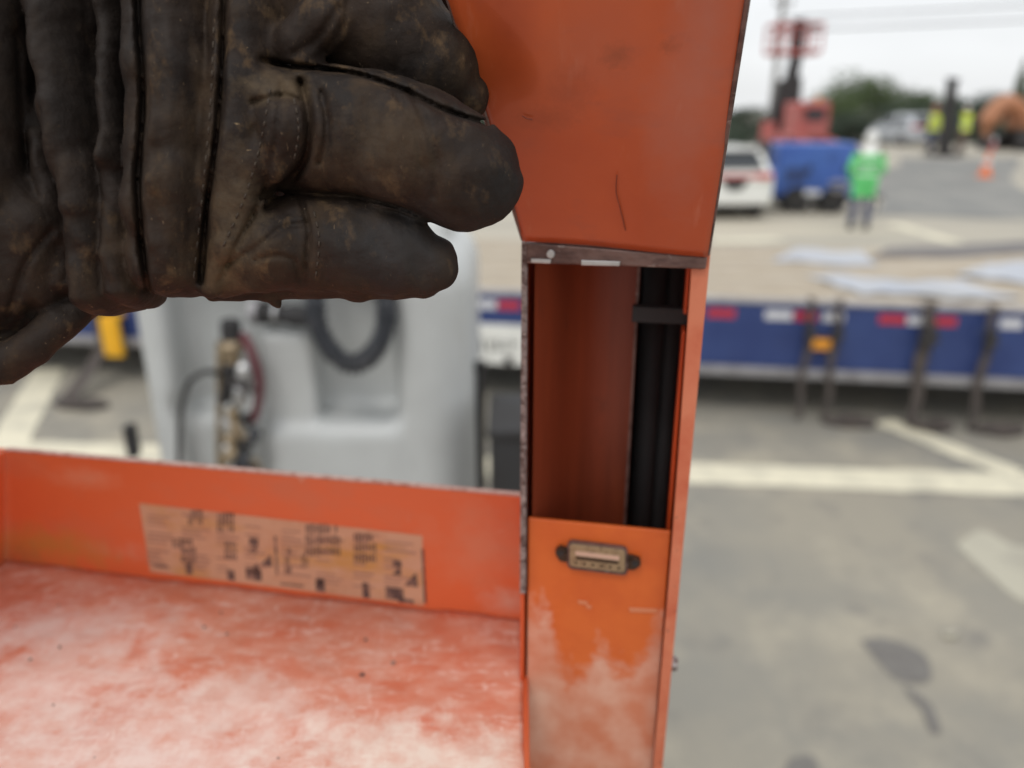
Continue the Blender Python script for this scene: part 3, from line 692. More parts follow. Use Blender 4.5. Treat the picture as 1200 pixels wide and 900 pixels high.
for j in range(nV):
    for i in range(nU):
        a_ = j * n1 + i; fs += [(a_, a_ + 1, a_ + n1 + 1, a_ + n1), (tp + a_, tp + a_ + n1, tp + a_ + n1 + 1, tp + a_ + 1)]
for i in range(nU): fs += [(i, tp + i, tp + i + 1, i + 1), (nV * n1 + i, nV * n1 + i + 1, tp + nV * n1 + i + 1, tp + nV * n1 + i)]
for j in range(nV): a_ = j * n1; fs += [(a_, a_ + n1, tp + a_ + n1, tp + a_), (a_ + nU, tp + a_ + nU, tp + a_ + n1 + nU, a_ + n1 + nU)]
FP_ = lambda x, y: PN(x, y, fb[0], fnrm)
patches(M['flap'], hz_, [(FP_(596, 40), (.009, .03, .016), (.30, .045, .014), .75, 30), (FP_(830, 60), (.010, .05, .040), (.40, .15, .11), .55, 30), (FP_(700, 60), (.016, .04, .02), (.42, .11, .06), .4, 60),  # finger reflection (first) and greyish sky sheen at right (second) painted into the colour
    (FP_(725, 65), (.004, .01, .003), (.20, .05, .02), .45, 500), (FP_(790, 52), (.003, .01, .002), (.18, .045, .02), .45, 600), (FP_(640, 140), (.008, .01, .003), (.26, .05, .018), .4, 500), (FP_(670, 110), (.006, .01, .006), (.28, .05, .018), .35, 400)])
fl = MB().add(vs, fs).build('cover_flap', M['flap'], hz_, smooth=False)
for p_ in fl.data.polygons[:2 * nU * nV]: p_.use_smooth = True
# bare worn edges of flap
for a_, b_ in ((fb[0], gx), (fb[1], gx2)):
    MB().tube([a_ + fnrm * .0009, a_ + b_ * 1.5 + fnrm * .0009], .00085, 8).build('worn_edge', M['lip'], fl)
mb = MB()
for pts in ([(723, 205), (722, 225), (727, 245), (733, 270)], [(612, 136), (618, 139), (624, 140)]):
    MB().tube(curve_pts([PN(x, y, fb[0] - fnrm * .0001, fnrm) for x, y in pts], 4), .00016, 6).build('scratch', mat('scratch_mark', (.20, .045, .025), .6), fl)

# tray: back wall, left wall, floor
w_r = PY(611, 580, .285); w_l = PZ(8, 527, w_r.z)
wu = (w_r - w_l); wu.z = 0; wu.normalize(); wn = Vector((-wu.y, wu.x, 0))
def Wp(px, py, off=0.): return PN(px, py, w_r + wn * off, wn)
br = Wp(612, 735); bl = Wp(8, 664)
print('tray', w_r, w_l, br, bl)
MB().prism([Wp(-6, 526), Wp(610, 581), br, Wp(-6, 662)], wn * .002).build('tray_wall', M['wall'], hz_, bevel=.0005)
MB().prism([Wp(5, 526.2, -.0004), Wp(610, 580, -.0004), Wp(610, 582.5, -.0004), Wp(5, 528.5, -.0004)], wn * .003).build('edge_strip', mat('pale_worn_edge', (.62, .40, .33), .5, layers=[((.40, .16, .10), 200, .45, .65)]), hz_, bevel=.0003)
lt = w_l.copy(); lb = bl.copy()
lt2 = lt + Vector((-.10, -.40, 0)); lb2 = lb + Vector((-.10, -.40, 0))
MB().prism([lt - wn * .001, lb - wn * .001, lb2, lt2], Vector((-.002, 0, 0))).build('tray_side', M['wall'], hz_, bevel=.0005)
# floor with dents and worn paint
fm = mat('worn_tray_floor_paint', (.60, .15, .075), .38, layers=[((.64, .24, .15), (22, 26, 10), .32, .62, .42), ((.68, .36, .27), (60, 130, 10, .5), .43, .72, .48), ((.76, .52, .44), (110, 330, 10, .35), .54, .74, .5), ((.78, .58, .50), (330, 120, 10, .7), .60, .76, .5), ((.60, .15, .07), (26, 30, 10), .56, .76, .4), ((.05, .04, .045), 110, .70, .73, .6)], bump=.0006, bscale=130)
FLOOR_SPOTS = [(110, 930, .095, .05, (.80, .68, .62), .72), (60, 800, .05, .03, (.78, .60, .53), .6), (300, 830, .03, .02, (.76, .56, .48), .5), (490, 905, .045, .022, (.78, .68, .58), .8), (60, 640, .035, .012, (.52, .27, .10), .6), (70, 740, .05, .02, (.70, .52, .46), .8)]
WALL_SPOTS = [(62, 640, .032, .011, (.55, .26, .05), .75), (15, 660, .02, .012, (.40, .16, .06), .6), (240, 655, .05, .006, (.70, .36, .26), .5), (560, 640, .02, .02, (.74, .28, .16), .5), (595, 705, .012, .006, (.72, .40, .30), .7), (100, 560, .02, .006, (.78, .34, .20), .6)]
def floorwear(m, spots, wall=False):
    t = m.node_tree; b = t.nodes['Principled BSDF']; n = t.nodes.new; l = t.links.new
    src = b.inputs['Base Color'].links[0].from_socket
    c = n('ShaderNodeTexCoord'); rl = root_loc(hz_); prev = src
    for (px, py, rx_, ry_, col, amp) in spots:
        q = Wp(px, py) if wall else PZ(px, py, br.z)
        mpn = n('ShaderNodeMapping'); mpn.vector_type = 'POINT'; l(c.outputs['Object'], mpn.inputs[0])
        mpn.inputs['Scale'].default_value = (1 / rx_, 0, 1 / ry_) if wall else (1 / rx_, 1 / ry_, 0)
        mpn.inputs['Location'].default_value = (-(q.x - rl.x) / rx_, 0 if wall else -(q.y - rl.y) / ry_, -(q.z - rl.z) / ry_ if wall else 0)
        le = n('ShaderNodeVectorMath'); le.operation = 'LENGTH'; l(mpn.outputs[0], le.inputs[0])
        no = n('ShaderNodeTexNoise'); no.inputs['Scale'].default_value = 70; no.inputs['Detail'].default_value = 8; no.inputs['Roughness'].default_value = .7; l(c.outputs['Object'], no.inputs['Vector'])
        ad = n('ShaderNodeMath'); ad.operation = 'MULTIPLY_ADD'; l(no.outputs['Fac'], ad.inputs[0]); ad.inputs[1].default_value = 3.2; l(le.outputs['Value'], ad.inputs[2])
        mr = n('ShaderNodeMapRange'); l(ad.outputs[0], mr.inputs['Value']); mr.inputs['From Min'].default_value = 2.9; mr.inputs['From Max'].default_value = 1.6; mr.inputs['To Min'].default_value = 0; mr.inputs['To Max'].default_value = amp
        mi = n('ShaderNodeMix'); mi.data_type = 'RGBA'; l(mr.outputs[0], mi.inputs[0]); l(prev, mi.inputs[6]); mi.inputs[7].default_value = (*col, 1); prev = mi.outputs[2]
    l(prev, b.inputs['Base Color'])
floorwear(fm, FLOOR_SPOTS); floorwear(M['wall'], WALL_SPOTS, True)
nU, nV = 110, 110; vs = []; fs = []
fr_near = Vector((.0025, -.12, br.z + .004)); fl_near = Vector((lb2.x, -.12, bl.z + .004))
from mathutils import noise as mn
for j in range(nV + 1):
    for i in range(nU + 1):
        u, v = i / nU, j / nV
        p = (bl * (1 - u) + br * u) * (1 - v) + (fl_near * (1 - u) + fr_near * u) * v
        h = .0022 * mn.noise(Vector((p.x * 28, p.y * 28, 0))) + .0010 * mn.noise(Vector((p.x * 90, p.y * 90, 3)))
        h += .002 * math.exp(-v * 60)      # swept-up fillet at the back wall
        h -= .0012 * math.exp(-((u - .55) / .02) ** 2) * 0
        vs.append((p.x, p.y, p.z + h))
n1 = nU + 1
for j in range(nV):
    for i in range(nU): a_ = j * n1 + i; fs.append((a_, a_ + 1, a_ + n1 + 1, a_ + n1))
tf = MB().add(vs, fs).build('tray_floor', fm, hz_, smooth=True)
so = tf.modifiers.new('thickness', 'SOLIDIFY'); so.thickness = .002; so.offset = -1 if True else 1
# seam where the tray meets the column
MB().tube([br + Vector((.0012, -.001, .002)), Vector((.0022, -.1, br.z + .004))], .0012, 8).build('weld_seam', M['wall'], hz_, smooth=True)
# crumbs lying on the tray
mb = MB(); rr = random.Random(9)
for i in range(46):
    px, py = rr.uniform(10, 600), rr.uniform(700, 900)
    q = PZ(px, py, br.z + .002); s_ = rr.uniform(.0003, .0008)
    mb.box(q, (s_ * 2, s_ * 1.4, s_), Matrix.Rotation(rr.uniform(0, 3), 3, 'Z'))
tag(mb.build('grit', mat('grit', (.25, .2, .17), .8, layers=[((.06, .05, .05), 300, .5, .55)]), hz_), kind='stuff')
# sticker with print
Wst = [(163, 590), (495, 628), (497, 710), (176, 670)]
stk = MB().prism([Wp(*q, -.0003) for q in Wst], wn * .0003).build('sticker', M['sticker'], hz_)
def Z8(x, y): return Wp(150 + x * .3, 570 + y * .3, -.0005)
fade_print = MB(); mb = MB(); rr = random.Random(2)
def q4(x, y, w, h): mb.add([Z8(x - w / 2, y - h / 2), Z8(x + w / 2, y - h / 2 + w * .11), Z8(x + w / 2 + h * .05, y + h / 2 + w * .11), Z8(x - w / 2 + h * .05, y + h / 2)], [(0, 3, 2, 1)])
def tri(x, y, s): mb.add([Z8(x - s, y + s * .8), Z8(x + s, y + s), Z8(x + s * .7, y - s)], [(0, 1, 2)])
for (x, y, w, h) in [(262, 120, 60, 60), (380, 140, 70, 80), (760, 210, 140, 130), (925, 240, 90, 120), (235, 250, 60, 100), (400, 250, 50, 70), (190, 220, 40, 40), (625, 290, 26, 110), (690, 290, 30, 60)]:
    n_ = max(3, int(w / 12))
    for k in range(n_):
        for j in range(3):
            if rr.random() < .95: q4(x - w / 2 + (k + .5) * w / n_, y - h / 3 + j * h / 3, w / n_ * .55, h / 3 * rr.uniform(.6, .95))
for (x, y, w, h) in [(575, 270, 9, 150), (1150, 350, 9, 210), (238, 320, 24, 44), (400, 345, 30, 40), (490, 340, 60, 46), (750, 385, 34, 52), (928, 405, 26, 60), (1040, 415, 70, 46), (1085, 445, 60, 16), (490, 215, 34, 30), (1050, 300, 34, 26), (130, 310, 60, 8), (640, 380, 90, 6)]: q4(x, y, w, h)
for (x, y, s) in [(540, 290, 24), (485, 245, 18), (1105, 365, 28), (1050, 330, 18), (490, 320, 24), (745, 375, 16)]: tri(x, y, s)
tag(mb.build('print', M['print'], stk), kind='stuff')
mb = MB()
for (x0_, x1_) in [(75, 190), (210, 330), (345, 440), (455, 560), (600, 720), (735, 850), (880, 985), (1000, 1125)]:
    y = 95 + (x0_ - 75) * .11
    while y < 300 + (x0_ - 75) * .11:
        w = (x1_ - x0_) * rr.uniform(.4, 1); x = x0_ + w / 2
        if rr.random() < .72: q4(x, y, w, rr.uniform(4, 9))
        y += 17
tag(mb.build('faded_print', mat('faded_print_ink', (.46, .25, .17), .7), stk), kind='stuff')
# yellow stain patch on the wall and supporting post
MB().box((.035, .31, .84), (.05, .05, 1.68)).build('support_post', M['orange'], hz_, bevel=.002)
MB().box((.035, .30, .006), (.3, .3, .012)).build('base_plate', M['orange'], hz_, bevel=.002)
for bx_, by_, dx_, dy_ in ((-.10, .262, .24, .02),): MB().box((bx_, by_, br.z - .02), (dx_, dy_, .02)).build('tray_bracket', M['orange'], hz_, bevel=.002)

# ================================================================== GLOVE
GZ = .19
def gp(px, py, z):   # pixel + depth -> glove frame (camera aligned metres: right, up, away)
    return np.array([(px - 600) * z / F, (450 - py) * z / F, z])
hand = thing('person', "person's hand in a worn dark brown leather work glove gripping the orange flap", 'person', tuple(PD(200, 150, .2)))
VX = .00065
gf = Field((-.185, .0, .145), (.012, .155, .262), VX)
def ch(pts, k=.0015, flat=None): gf.chain([(gp(x, y, z), r) for x, y, z, r in pts], k, flat=flat)
# palm body
ch([(60, -120, .228, .030), (60, 215, .226, .026)], .004)
ch([(160, -150, .230, .032), (160, 225, .226, .026)], .004)
ch([(250, -150, .222, .030), (250, 200, .216, .024)], .004)
ch([(-60, -120, .228, .034), (-60, 240, .226, .030)], .004)
# broad band beside the seam
FZ = (1, 1, 2.0)
ch([(192, -170, .190, .0078), (192, 100, .188, .0072), (188, 250, .190, .0066), (186, 318, .193, .0058)], .0016, FZ)
ch([(222, -170, .190, .0078), (220, 100, .187, .0074), (212, 230, .188, .0070), (206, 316, .192, .0066)], .0016, FZ)
ch([(226, 240, .192, .0050), (220, 322, .196, .0052)], .002, FZ)
ch([(298, -160, .194, .0120), (294, 40, .192, .0100), (280, 170, .190, .0088), (266, 250, .192, .0070), (250, 318, .197, .0042)], .0012, (1, 1, 1.4))
ch([(290, 110, .190, .0085), (292, 190, .190, .0085)], .003, (1, 1, 1.4))
# narrow hanging folds
ch([(139, -160, .194, .0036), (141, 80, .190, .0034), (148, 200, .190, .0038), (158, 338, .196, .0052)], .0005, (1, 1, 3))
ch([(116, -160, .197, .0024), (117, 60, .194, .0024), (130, 180, .193, .0030), (143, 345, .198, .0046)], .0005, (1, 1, 3))
ch([(76, -160, .192, .0058), (76, 20, .189, .0058), (90, 140, .188, .0056), (112, 250, .190, .0054), (122, 344, .195, .0056)], .0006, (1, 1, 2.4))
ch([(36, -160, .200, .0030), (40, 60, .197, .0034), (58, 170, .192, .0040), (80, 250, .193, .0040), (92, 330, .197, .0046)], .0006, (1, 1, 2.4))
ch([(30, 200, .194, .0060), (42, 270, .190, .0085), (50, 335, .194, .0070)], .0009, (1, 1, 1.5))
ch([(-14, 240, .186, .012), (-6, 320, .190, .013), (6, 372, .196, .0085)], .0015)
ch([(4, -160, .184, .0048), (4, 150, .182, .0046), (0, 240, .183, .0048), (-12, 330, .185, .0050)], .0006, (1, 1, 2.2))
ch([(100, 356, .197, .0038), (70, 380, .193, .0044), (36, 406, .190, .0048), (-10, 432, .188, .0056), (-80, 450, .188, .007)], .0009)
ch([(-70, -160, .188, .016), (-70, 300, .188, .018)], .003)
# fingers (four, unequal, each bent) and the thumb behind the flap
ch([(240, -170, .206, .017), (390, -185, .200, .0165), (490, -140, .198, .0140), (525, -110, .203, .0115)], .0012)      # index
ch([(250, -30, .206, .0175), (330, -5, .200, .0172), (405, 10, .1985, .0170), (462, 40, .1985, .0150), (508, 76, .200, .0120), (542, 112, .204, .0070)], .0008)   # middle
ch([(262, 150, .204, .0140), (350, 152, .1945, .0158), (432, 160, .1915, .0160), (490, 178, .1905, .0158), (530, 197, .1915, .0147), (550, 208, .1925, .0133)], .0007)     # ring
ch([(300, 288, .204, .0112), (360, 285, .200, .0130), (410, 286, .199, .0130), (462, 296, .1990, .0112), (502, 309, .200, .0080)], .0007)      # little
ch([(300, 326, .205, .0052), (420, 334, .203, .0042), (500, 332, .203, .0036)], .002)
ch([(120, -160, .225, .020), (300, -120, .236, .0165), (460, -60, .238, .0140), (560, -10, .236, .0125)], .003)         # thumb, behind
# rolls of leather where the fingers bend
ch([(318, 112, .184, .0040), (334, 150, .1815, .0052), (322, 196, .184, .0042)], .004)
ch([(316, 62, .190, .0040), (350, 52, .186, .0048), (378, 26, .1845, .0052), (386, -20, .185, .005)], .0035)
ch([(282, 305, .1975, .0090), (325, 292, .1945, .0108)], .0012)
ch([(322, 96, .1865, .0035), (308, 170, .1850, .0042), (290, 230, .1855, .0040), (264, 290, .1880, .0036), (246, 334, .192, .0032)], .0022)
ch([(262, 332, .197, .0038), (300, 322, .193, .0040), (345, 300, .192, .0045), (352, 270, .192, .0035)], .0012)
ch([(268, 318, .194, .0045), (330, 290, .1915, .0042)], .0012)
ch([(252, 342, .202, .0026), (310, 343, .202, .0024), (345, 336, .202, .0024)], .0008)
ch([(322, 340, .203, .0015), (322, 352, .203, .0013), (326, 357, .203, .0009)], .0008)   # loose thread tag
# stitched seams and creases: grooves carved along polylines; the raised seam keeps its ridge
lo, hi = (-.185, .0, .145), (.012, .155, .215)
sl, (X, Y, Zg) = gf.sub(lo, hi)
PXg = 600 + X * F / Zg; PYg = 450 - Y * F / Zg
def groove(pts, depth, w, side=0):
    global _acc
    best = None
    for (ax, ay), (bx, by) in zip(pts[:-1], pts[1:]):
        m = 4 * w
        L2 = (bx - ax) ** 2 + (by - ay) ** 2
        t = np.clip(((PXg - ax) * (bx - ax) + (PYg - ay) * (by - ay)) / L2, 0, 1)
        d2 = (PXg - ax - t * (bx - ax)) ** 2 + (PYg - ay - t * (by - ay)) ** 2
        best = d2 if best is None else np.minimum(best, d2)
    return (depth * np.exp(-best / (w * w))).astype(np.float32)
def cp2(pts, n=5): return [(p.x, p.y) for p in curve_pts([(a_, b_, 0) for a_, b_ in pts], n)]
tot = np.zeros(gf.a[sl].shape, np.float32)
fade = (1 - np.clip((Zg - .1895) / .007, 0, 1)) ** 1.5
for pts, dp, w in [
    ([(263, -60), (261, 60), (254, 160), (243, 240), (236, 330)], .0030, 3.6),
    ([(352, 96), (362, 140), (358, 185), (336, 216)], .0034, 5),
    ([(376, 108), (384, 150), (374, 190)], .0014, 4),
    ([(480, 106), (500, 150), (512, 190), (508, 230)], .0009, 4.5), ([(466, 112), (486, 150), (494, 196)], .0007, 4), ([(300, 232), (340, 222), (400, 238)], .0008, 4), ([(296, 120), (330, 112), (350, 118)], .0012, 3.5),
    ([(528, 130), (545, 165), (520, 210)], .0004, 7),
    ([(430, 120), (445, 160), (436, 205)], .0004, 6),
    ([(396, 10), (372, 45), (345, 62)], .0010, 5),
    ([(410, -20), (402, 30), (380, 60)], .0006, 4),
    ([(460, 20), (470, 50), (462, 80)], .0005, 6),
    ([(306, 70), (345, 78), (411, 86), (466, 103), (521, 129), (572, 146)], .0022, 3.2), ([(345, 228), (395, 229), (432, 233), (483, 248), (524, 273)], .0022, 3.0), ([(352, 232), (362, 270), (356, 330)], .0016, 3.2), ([(330, 100), (322, 170), (305, 232), (276, 292), (258, 330)], .0010, 3), ([(160, -60), (163, 30), (168, 120), (162, 210), (166, 280), (174, 340)], .0026, 4), ([(300, 305), (322, 300), (345, 306), (352, 330)], .0009, 3),
    ([(262, 312), (300, 290), (330, 268), (360, 262)], .0010, 3.5),
    ([(378, 258), (384, 290), (380, 325)], .0004, 5),
    ([(440, 262), (448, 300), (440, 335)], .0003, 6),
    ([(300, 150), (310, 190), (300, 230)], .0006, 6),
    ([(20, 40), (26, 150), (30, 200)], .0009, 5), ([(60, 270), (30, 310), (10, 372)], .0010, 5), ([(38, 360), (15, 385), (-10, 395)], .0012, 6),
    ([(185, -20), (190, 120), (185, 260)], .0004, 8), ([(222, 40), (226, 180), (220, 300)], .0003, 7)]:
    tot += groove(cp2(pts), dp, w) * fade
# low frequency wrinkles (sum of warped sines: stretched across the hand)
X_, Y_, Z_ = X, Y, Zg
w1 = np.sin(X_ * 420 + 3 * np.sin(Y_ * 160 + 1) + 2 * np.sin(Y_ * 70 + X_ * 90)) * np.sin(Y_ * 110 + 2 * np.sin(X_ * 140) + Z_ * 90)
w2 = np.sin(X_ * 900 + 4 * np.sin(Y_ * 240 + 2) + Z_ * 300) * np.sin(Y_ * 640 + 3 * np.sin(X_ * 330 + 1))
gf.a[sl] += tot + (.00042 * w1 + .00010 * w2).astype(np.float32)
Rm = np.array([[1, 0, 0], [0, math.sin(TH), math.cos(TH)], [0, math.cos(TH), -math.sin(TH)]])  # rows: right, up, fwd -> columns below
right = np.array([1, 0, 0.]); upv = np.array([0, math.sin(TH), math.cos(TH)]); fwd = np.array([0, math.cos(TH), -math.sin(TH)])
def g2w(p): return p[:, :1] * right + p[:, 1:2] * upv + p[:, 2:3] * fwd + np.array([0, 0, CZ])
lm = mat('worn_brown_leather', (.024, .014, .0088), .68, layers=[((.011, .0072, .0055), 38, .40, .64, .66), ((.045, .028, .016), (110, 110, 60), .46, .70, .85), ((.13, .08, .04), (160, 160, 110), .57, .80, .95), ((.13, .09, .055), (1400, 380, 380), .655, .72, .9), ((.20, .14, .08), (300, 900, 900), .69, .74, .9)], bump=.0009, bscale=190, bdetail=15)
patches(lm, hand, [(PD(560, 200, .190), (.016, .016, .020), (.020, .018, .018), .85, 60), (PD(480, 295, .190), (.022, .016, .014), (.030, .028, .028), .8, 60),
    (PD(282, 240, .186), (.006, .012, .016), (.095, .066, .038), .65, 260), (PD(262, 310, .19), (.006, .012, .008), (.12, .08, .043), .75, 300), (PD(450, 180, .18), (.012, .012, .009), (.070, .049, .030), .55, 300),
    (PD(330, 105, .185), (.010, .012, .004), (.11, .075, .04), .7, 300), (PD(205, 200, .183), (.009, .012, .016), (.046, .032, .021), .5, 200), (PD(30, 100, .183), (.040, .03, .05), (.014, .010, .008), .8, 40), (PD(120, 60, .183), (.015, .03, .04), (.014, .010, .008), .7, 60)])  # last two paint the shade on the glove's upper left into the leather
lm.node_tree.nodes['Principled BSDF'].inputs['Specular IOR Level'].default_value = .22
gl = gf.mesh('glove', lm, hand, xf=g2w)
del gf, tot, w1, w2, PXg, PYg
# stitched thread along the seams, laid on the leather
from mathutils.bvhtree import BVHTree
gme = gl.data; hl = root_loc(hand)
co = np.empty(len(gme.vertices) * 3, np.float32); gme.vertices.foreach_get('co', co)
tree_ = BVHTree.FromPolygons(co.reshape(-1, 3).tolist(), [tuple(p.vertices) for p in gme.polygons])
def hit(px, py):
    d = ray(px, py).normalized(); h = tree_.ray_cast(CAM - hl, d)
    return (h[0] + hl - d * .0001) if h[0] is not None else None
mb = MB()
for pts, st, ln in [([(251, 20), (247, 120), (238, 220), (227, 326)], 15, 8), ([(318, 96), (306, 165), (288, 228), (262, 288)], 11, 6), ([(343, 108), (350, 150), (345, 186)], 10, 6), ([(366, 240), (374, 280), (370, 325)], 11, 6)]:
    cpt = curve_pts([(a_, b_, 0) for a_, b_ in pts], 30); acc = 0
    for i in range(1, len(cpt)):
        acc += (cpt[i] - cpt[i - 1]).length
        if acc >= st:
            acc = 0; d = (cpt[i] - cpt[i - 1]).normalized() * ln / 2
            a_, m_, b_ = hit(cpt[i].x - d.x, cpt[i].y - d.y), hit(cpt[i].x, cpt[i].y), hit(cpt[i].x + d.x, cpt[i].y + d.y)
            if a_ and b_ and m_ and (a_ - b_).length < .004: mb.tube([a_, m_ - ray(600, 450).normalized() * .00015, b_], .00022, 6)
tag(mb.build('stitching', mat('tan_thread', (.050, .036, .025), .9), hand, smooth=True), kind='stuff')
# sleeve running back out of the frame to the left
a_ = g2w(np.array([gp(-90, 60, .205), gp(-330, 160, .215), gp(-700, 420, .22), gp(-1100, 800, .20)]))
pts = curve_pts([Vector(q) for q in a_], 14)
rad = [.052 + .004 * math.sin(i * 1.9) + .003 * math.sin(i * .7) for i in range(len(pts))]
MB().tube(pts, rad, 28).build('sleeve', M['sleeve'], hand, smooth=True)

# ================================================================== PEOPLE in the distance
def person(loc, h, rz, label, vest, trousers, hat, pose, coat=False):
    t = thing('person', label, 'person', loc, rz)
    s = h / 1.78
    def V(x, y, z): return np.array([x, y, z]) * s
    Fb = Field((-.5 * s, -.45 * s, -.02), (.5 * s, .4 * s, 1.85 * s), .011)
    k = .03
    arms, legs = pose
    Fb.chain([(V(-.09, 0, .93), .10 * s), (V(.09, 0, .93), .10 * s)], k); Fb.chain([(V(0, 0, .95), .115 * s), (V(0, 0, 1.15), .115 * s), (V(0, .0, 1.34), .13 * s)], k)
    Fb.chain([(V(-.15, 0, 1.42), .06 * s), (V(.15, 0, 1.42), .06 * s)], k)
    Fb.chain([(V(0, 0, 1.42), .055 * s), (V(0, -.015, 1.56), .05 * s)], .02)
    Fb.chain([(V(0, -.01, 1.70), .082 * s), (V(0, -.03, 1.62), .062 * s)], .02)
    Fb.chain([(V(0, -.10, 1.665), .010 * s), (V(0, -.112, 1.645), .013 * s)], .01)
    for sg in (-1, 1): Fb.chain([(V(sg * .083, -.005, 1.675), .014 * s), (V(sg * .083, -.005, 1.645), .010 * s)], .006)
    for sg, (kn, an) in zip((-1, 1), legs):
        Fb.chain([(V(sg * .09, 0, .90), .088 * s), (V(*kn), .058 * s), (V(*an), .042 * s)], .02)
        Fb.chain([(V(an[0], an[1] + .03, .045), .042 * s), (V(an[0] * 1.05, an[1] - .15, .035), .036 * s)], .02)
    for sg, (el, wr) in zip((-1, 1), arms):
        Fb.chain([(V(sg * .19, 0, 1.40), .052 * s), (V(*el), .042 * s), (V(*wr), .029 * s)], .02)
        d = np.array(wr) - np.array(el); d /= np.linalg.norm(d); w = np.array(wr)
        Fb.chain([(V(*w), .028 * s), (V(*(w + d * .08)), .034 * s)], .01)
        side = np.cross(d, [0, 1, 0]); side /= np.linalg.norm(side) + 1e-9
        for q in range(4):
            o_ = side * (-.03 + .02 * q); Fb.chain([(V(*(w + d * .08 + o_)), .010 * s), (V(*(w + d * (.155 - .012 * abs(q - 1.4)) + o_ * 1.1 + np.array([0, -.015, 0]))), .009 * s)], .004)
        Fb.chain([(V(*(w + d * .04 + side * -.03)), .012 * s), (V(*(w + d * .09 + side * -.06)), .010 * s)], .005)
    Fb.mesh('body', M['skin'], t, xf=lambda p: p + np.array(loc)) if False else None
    b = Fb.mesh('body', M['skin']); b.parent = t
    def cloth(name, m, clip, grow):
        Fc = Field((-.5 * s, -.45 * s, -.02), (.5 * s, .4 * s, 1.85 * s), .011); X, Y, Z = Fc.sub(Fc.lo, Fc.lo + Fc.vox * Fc.n)[1]
        a = Fb.a - grow; a = np.maximum(a, clip(X / s, Y / s, Z / s) * s); Fc.a = a.astype(np.float32)
        o = Fc.mesh(name, m); o.parent = t; return o
    cloth('trousers', M[trousers], lambda X, Y, Z: np.maximum(np.maximum(Z - 1.0, .10 - Z), -(1.1 - np.abs(X))) + 0 * Y, .014)
    cloth('boots', M['blackmetal'], lambda X, Y, Z: (Z - .13) + 0 * X + 0 * Y, .018)
    sh = cloth('shirt', M['khaki' if trousers != 'khaki' else 'denim'], lambda X, Y, Z: np.maximum(np.maximum(Z - 1.49, .93 - Z), 0 * X + 0 * Y - 1), .010)
    zv0, zv1, wv = (.60, 1.40, .36) if coat else (.90, 1.50, .22)
    v = cloth('coat' if coat else 'vest', M[vest], lambda X, Y, Z: np.maximum(np.maximum(Z - zv1, zv0 - Z), np.abs(X) - wv) + 0 * Y, .040 if coat else .024)
    if coat: cloth('hood', M['hat'], lambda X, Y, Z: np.maximum(np.maximum(Z - 1.72, 1.36 - Z), np.maximum(np.abs(X) - .15, -.06 - Y)), .03)
    for z0 in (1.04, 1.22):
        o = cloth('reflective_strip', M['silver'], lambda X, Y, Z: np.maximum(np.abs(Z - z0) - .025, np.abs(X) - .215) + 0 * Y, .045 if coat else .029); o.parent = v
    Fh = Field((-.2 * s, -.25 * s, 1.6 * s), (.2 * s, .2 * s, 1.9 * s), .008)
    Fh.caps(V(0, -.012, 1.725), V(0, .004, 1.735), .098 * s, .098 * s, .01); Fh.box(V(-.3, -.3, 1.4), V(.3, .3, 1.695), .002, .003, 'sub')
    Fh.caps(V(0, -.10, 1.705), V(0, -.03, 1.70), .05 * s, .1 * s, .008, flat=(1, 1, .15))
    o = Fh.mesh('hard_hat', M[hat]); o.parent = t
    return t
stand = ([((-.24, .02, 1.12), (-.24, -.06, .87)), ((.24, .02, 1.12), (.24, -.06, .87))], [((-.10, -.01, .50), (-.11, .02, .09)), ((.10, -.01, .50), (.12, .02, .09))])
bent = ([((-.25, -.02, 1.13), (-.17, -.24, 1.05)), ((.27, .03, 1.14), (.22, -.18, .98))], [((-.10, -.06, .50), (-.12, .02, .09)), ((.12, .02, .50), (.16, .06, .09))])
walk = ([((-.24, .10, 1.14), (-.22, .12, .89)), ((.24, -.08, 1.14), (.22, -.22, .95))], [((-.10, -.10, .50), (-.10, -.12, .09)), ((.10, .02, .50), (.10, .20, .11))])
p = PZ(1006, 268, 0)
person((p.x, p.y, 0), 1.80, R(160), 'worker in a long green hi-vis coat and white hood beside the blue machine', 'greenvest', 'denim', 'hat', bent, True)
def on_far(px, y): q = PY(px, 180, y); return (q.x, y, zt(q.x, y))
person(on_far(1088, 32), 1.76, R(200), 'worker in a yellow vest and blue trousers left of the leaning dark post', 'yellowvest', 'denim', 'redp', walk)
person(on_far(1124, 31.5), 1.80, R(20), 'worker in a bright yellow vest and brown trousers right of the leaning dark post', 'yellowvest', 'khaki', 'hat', stand)

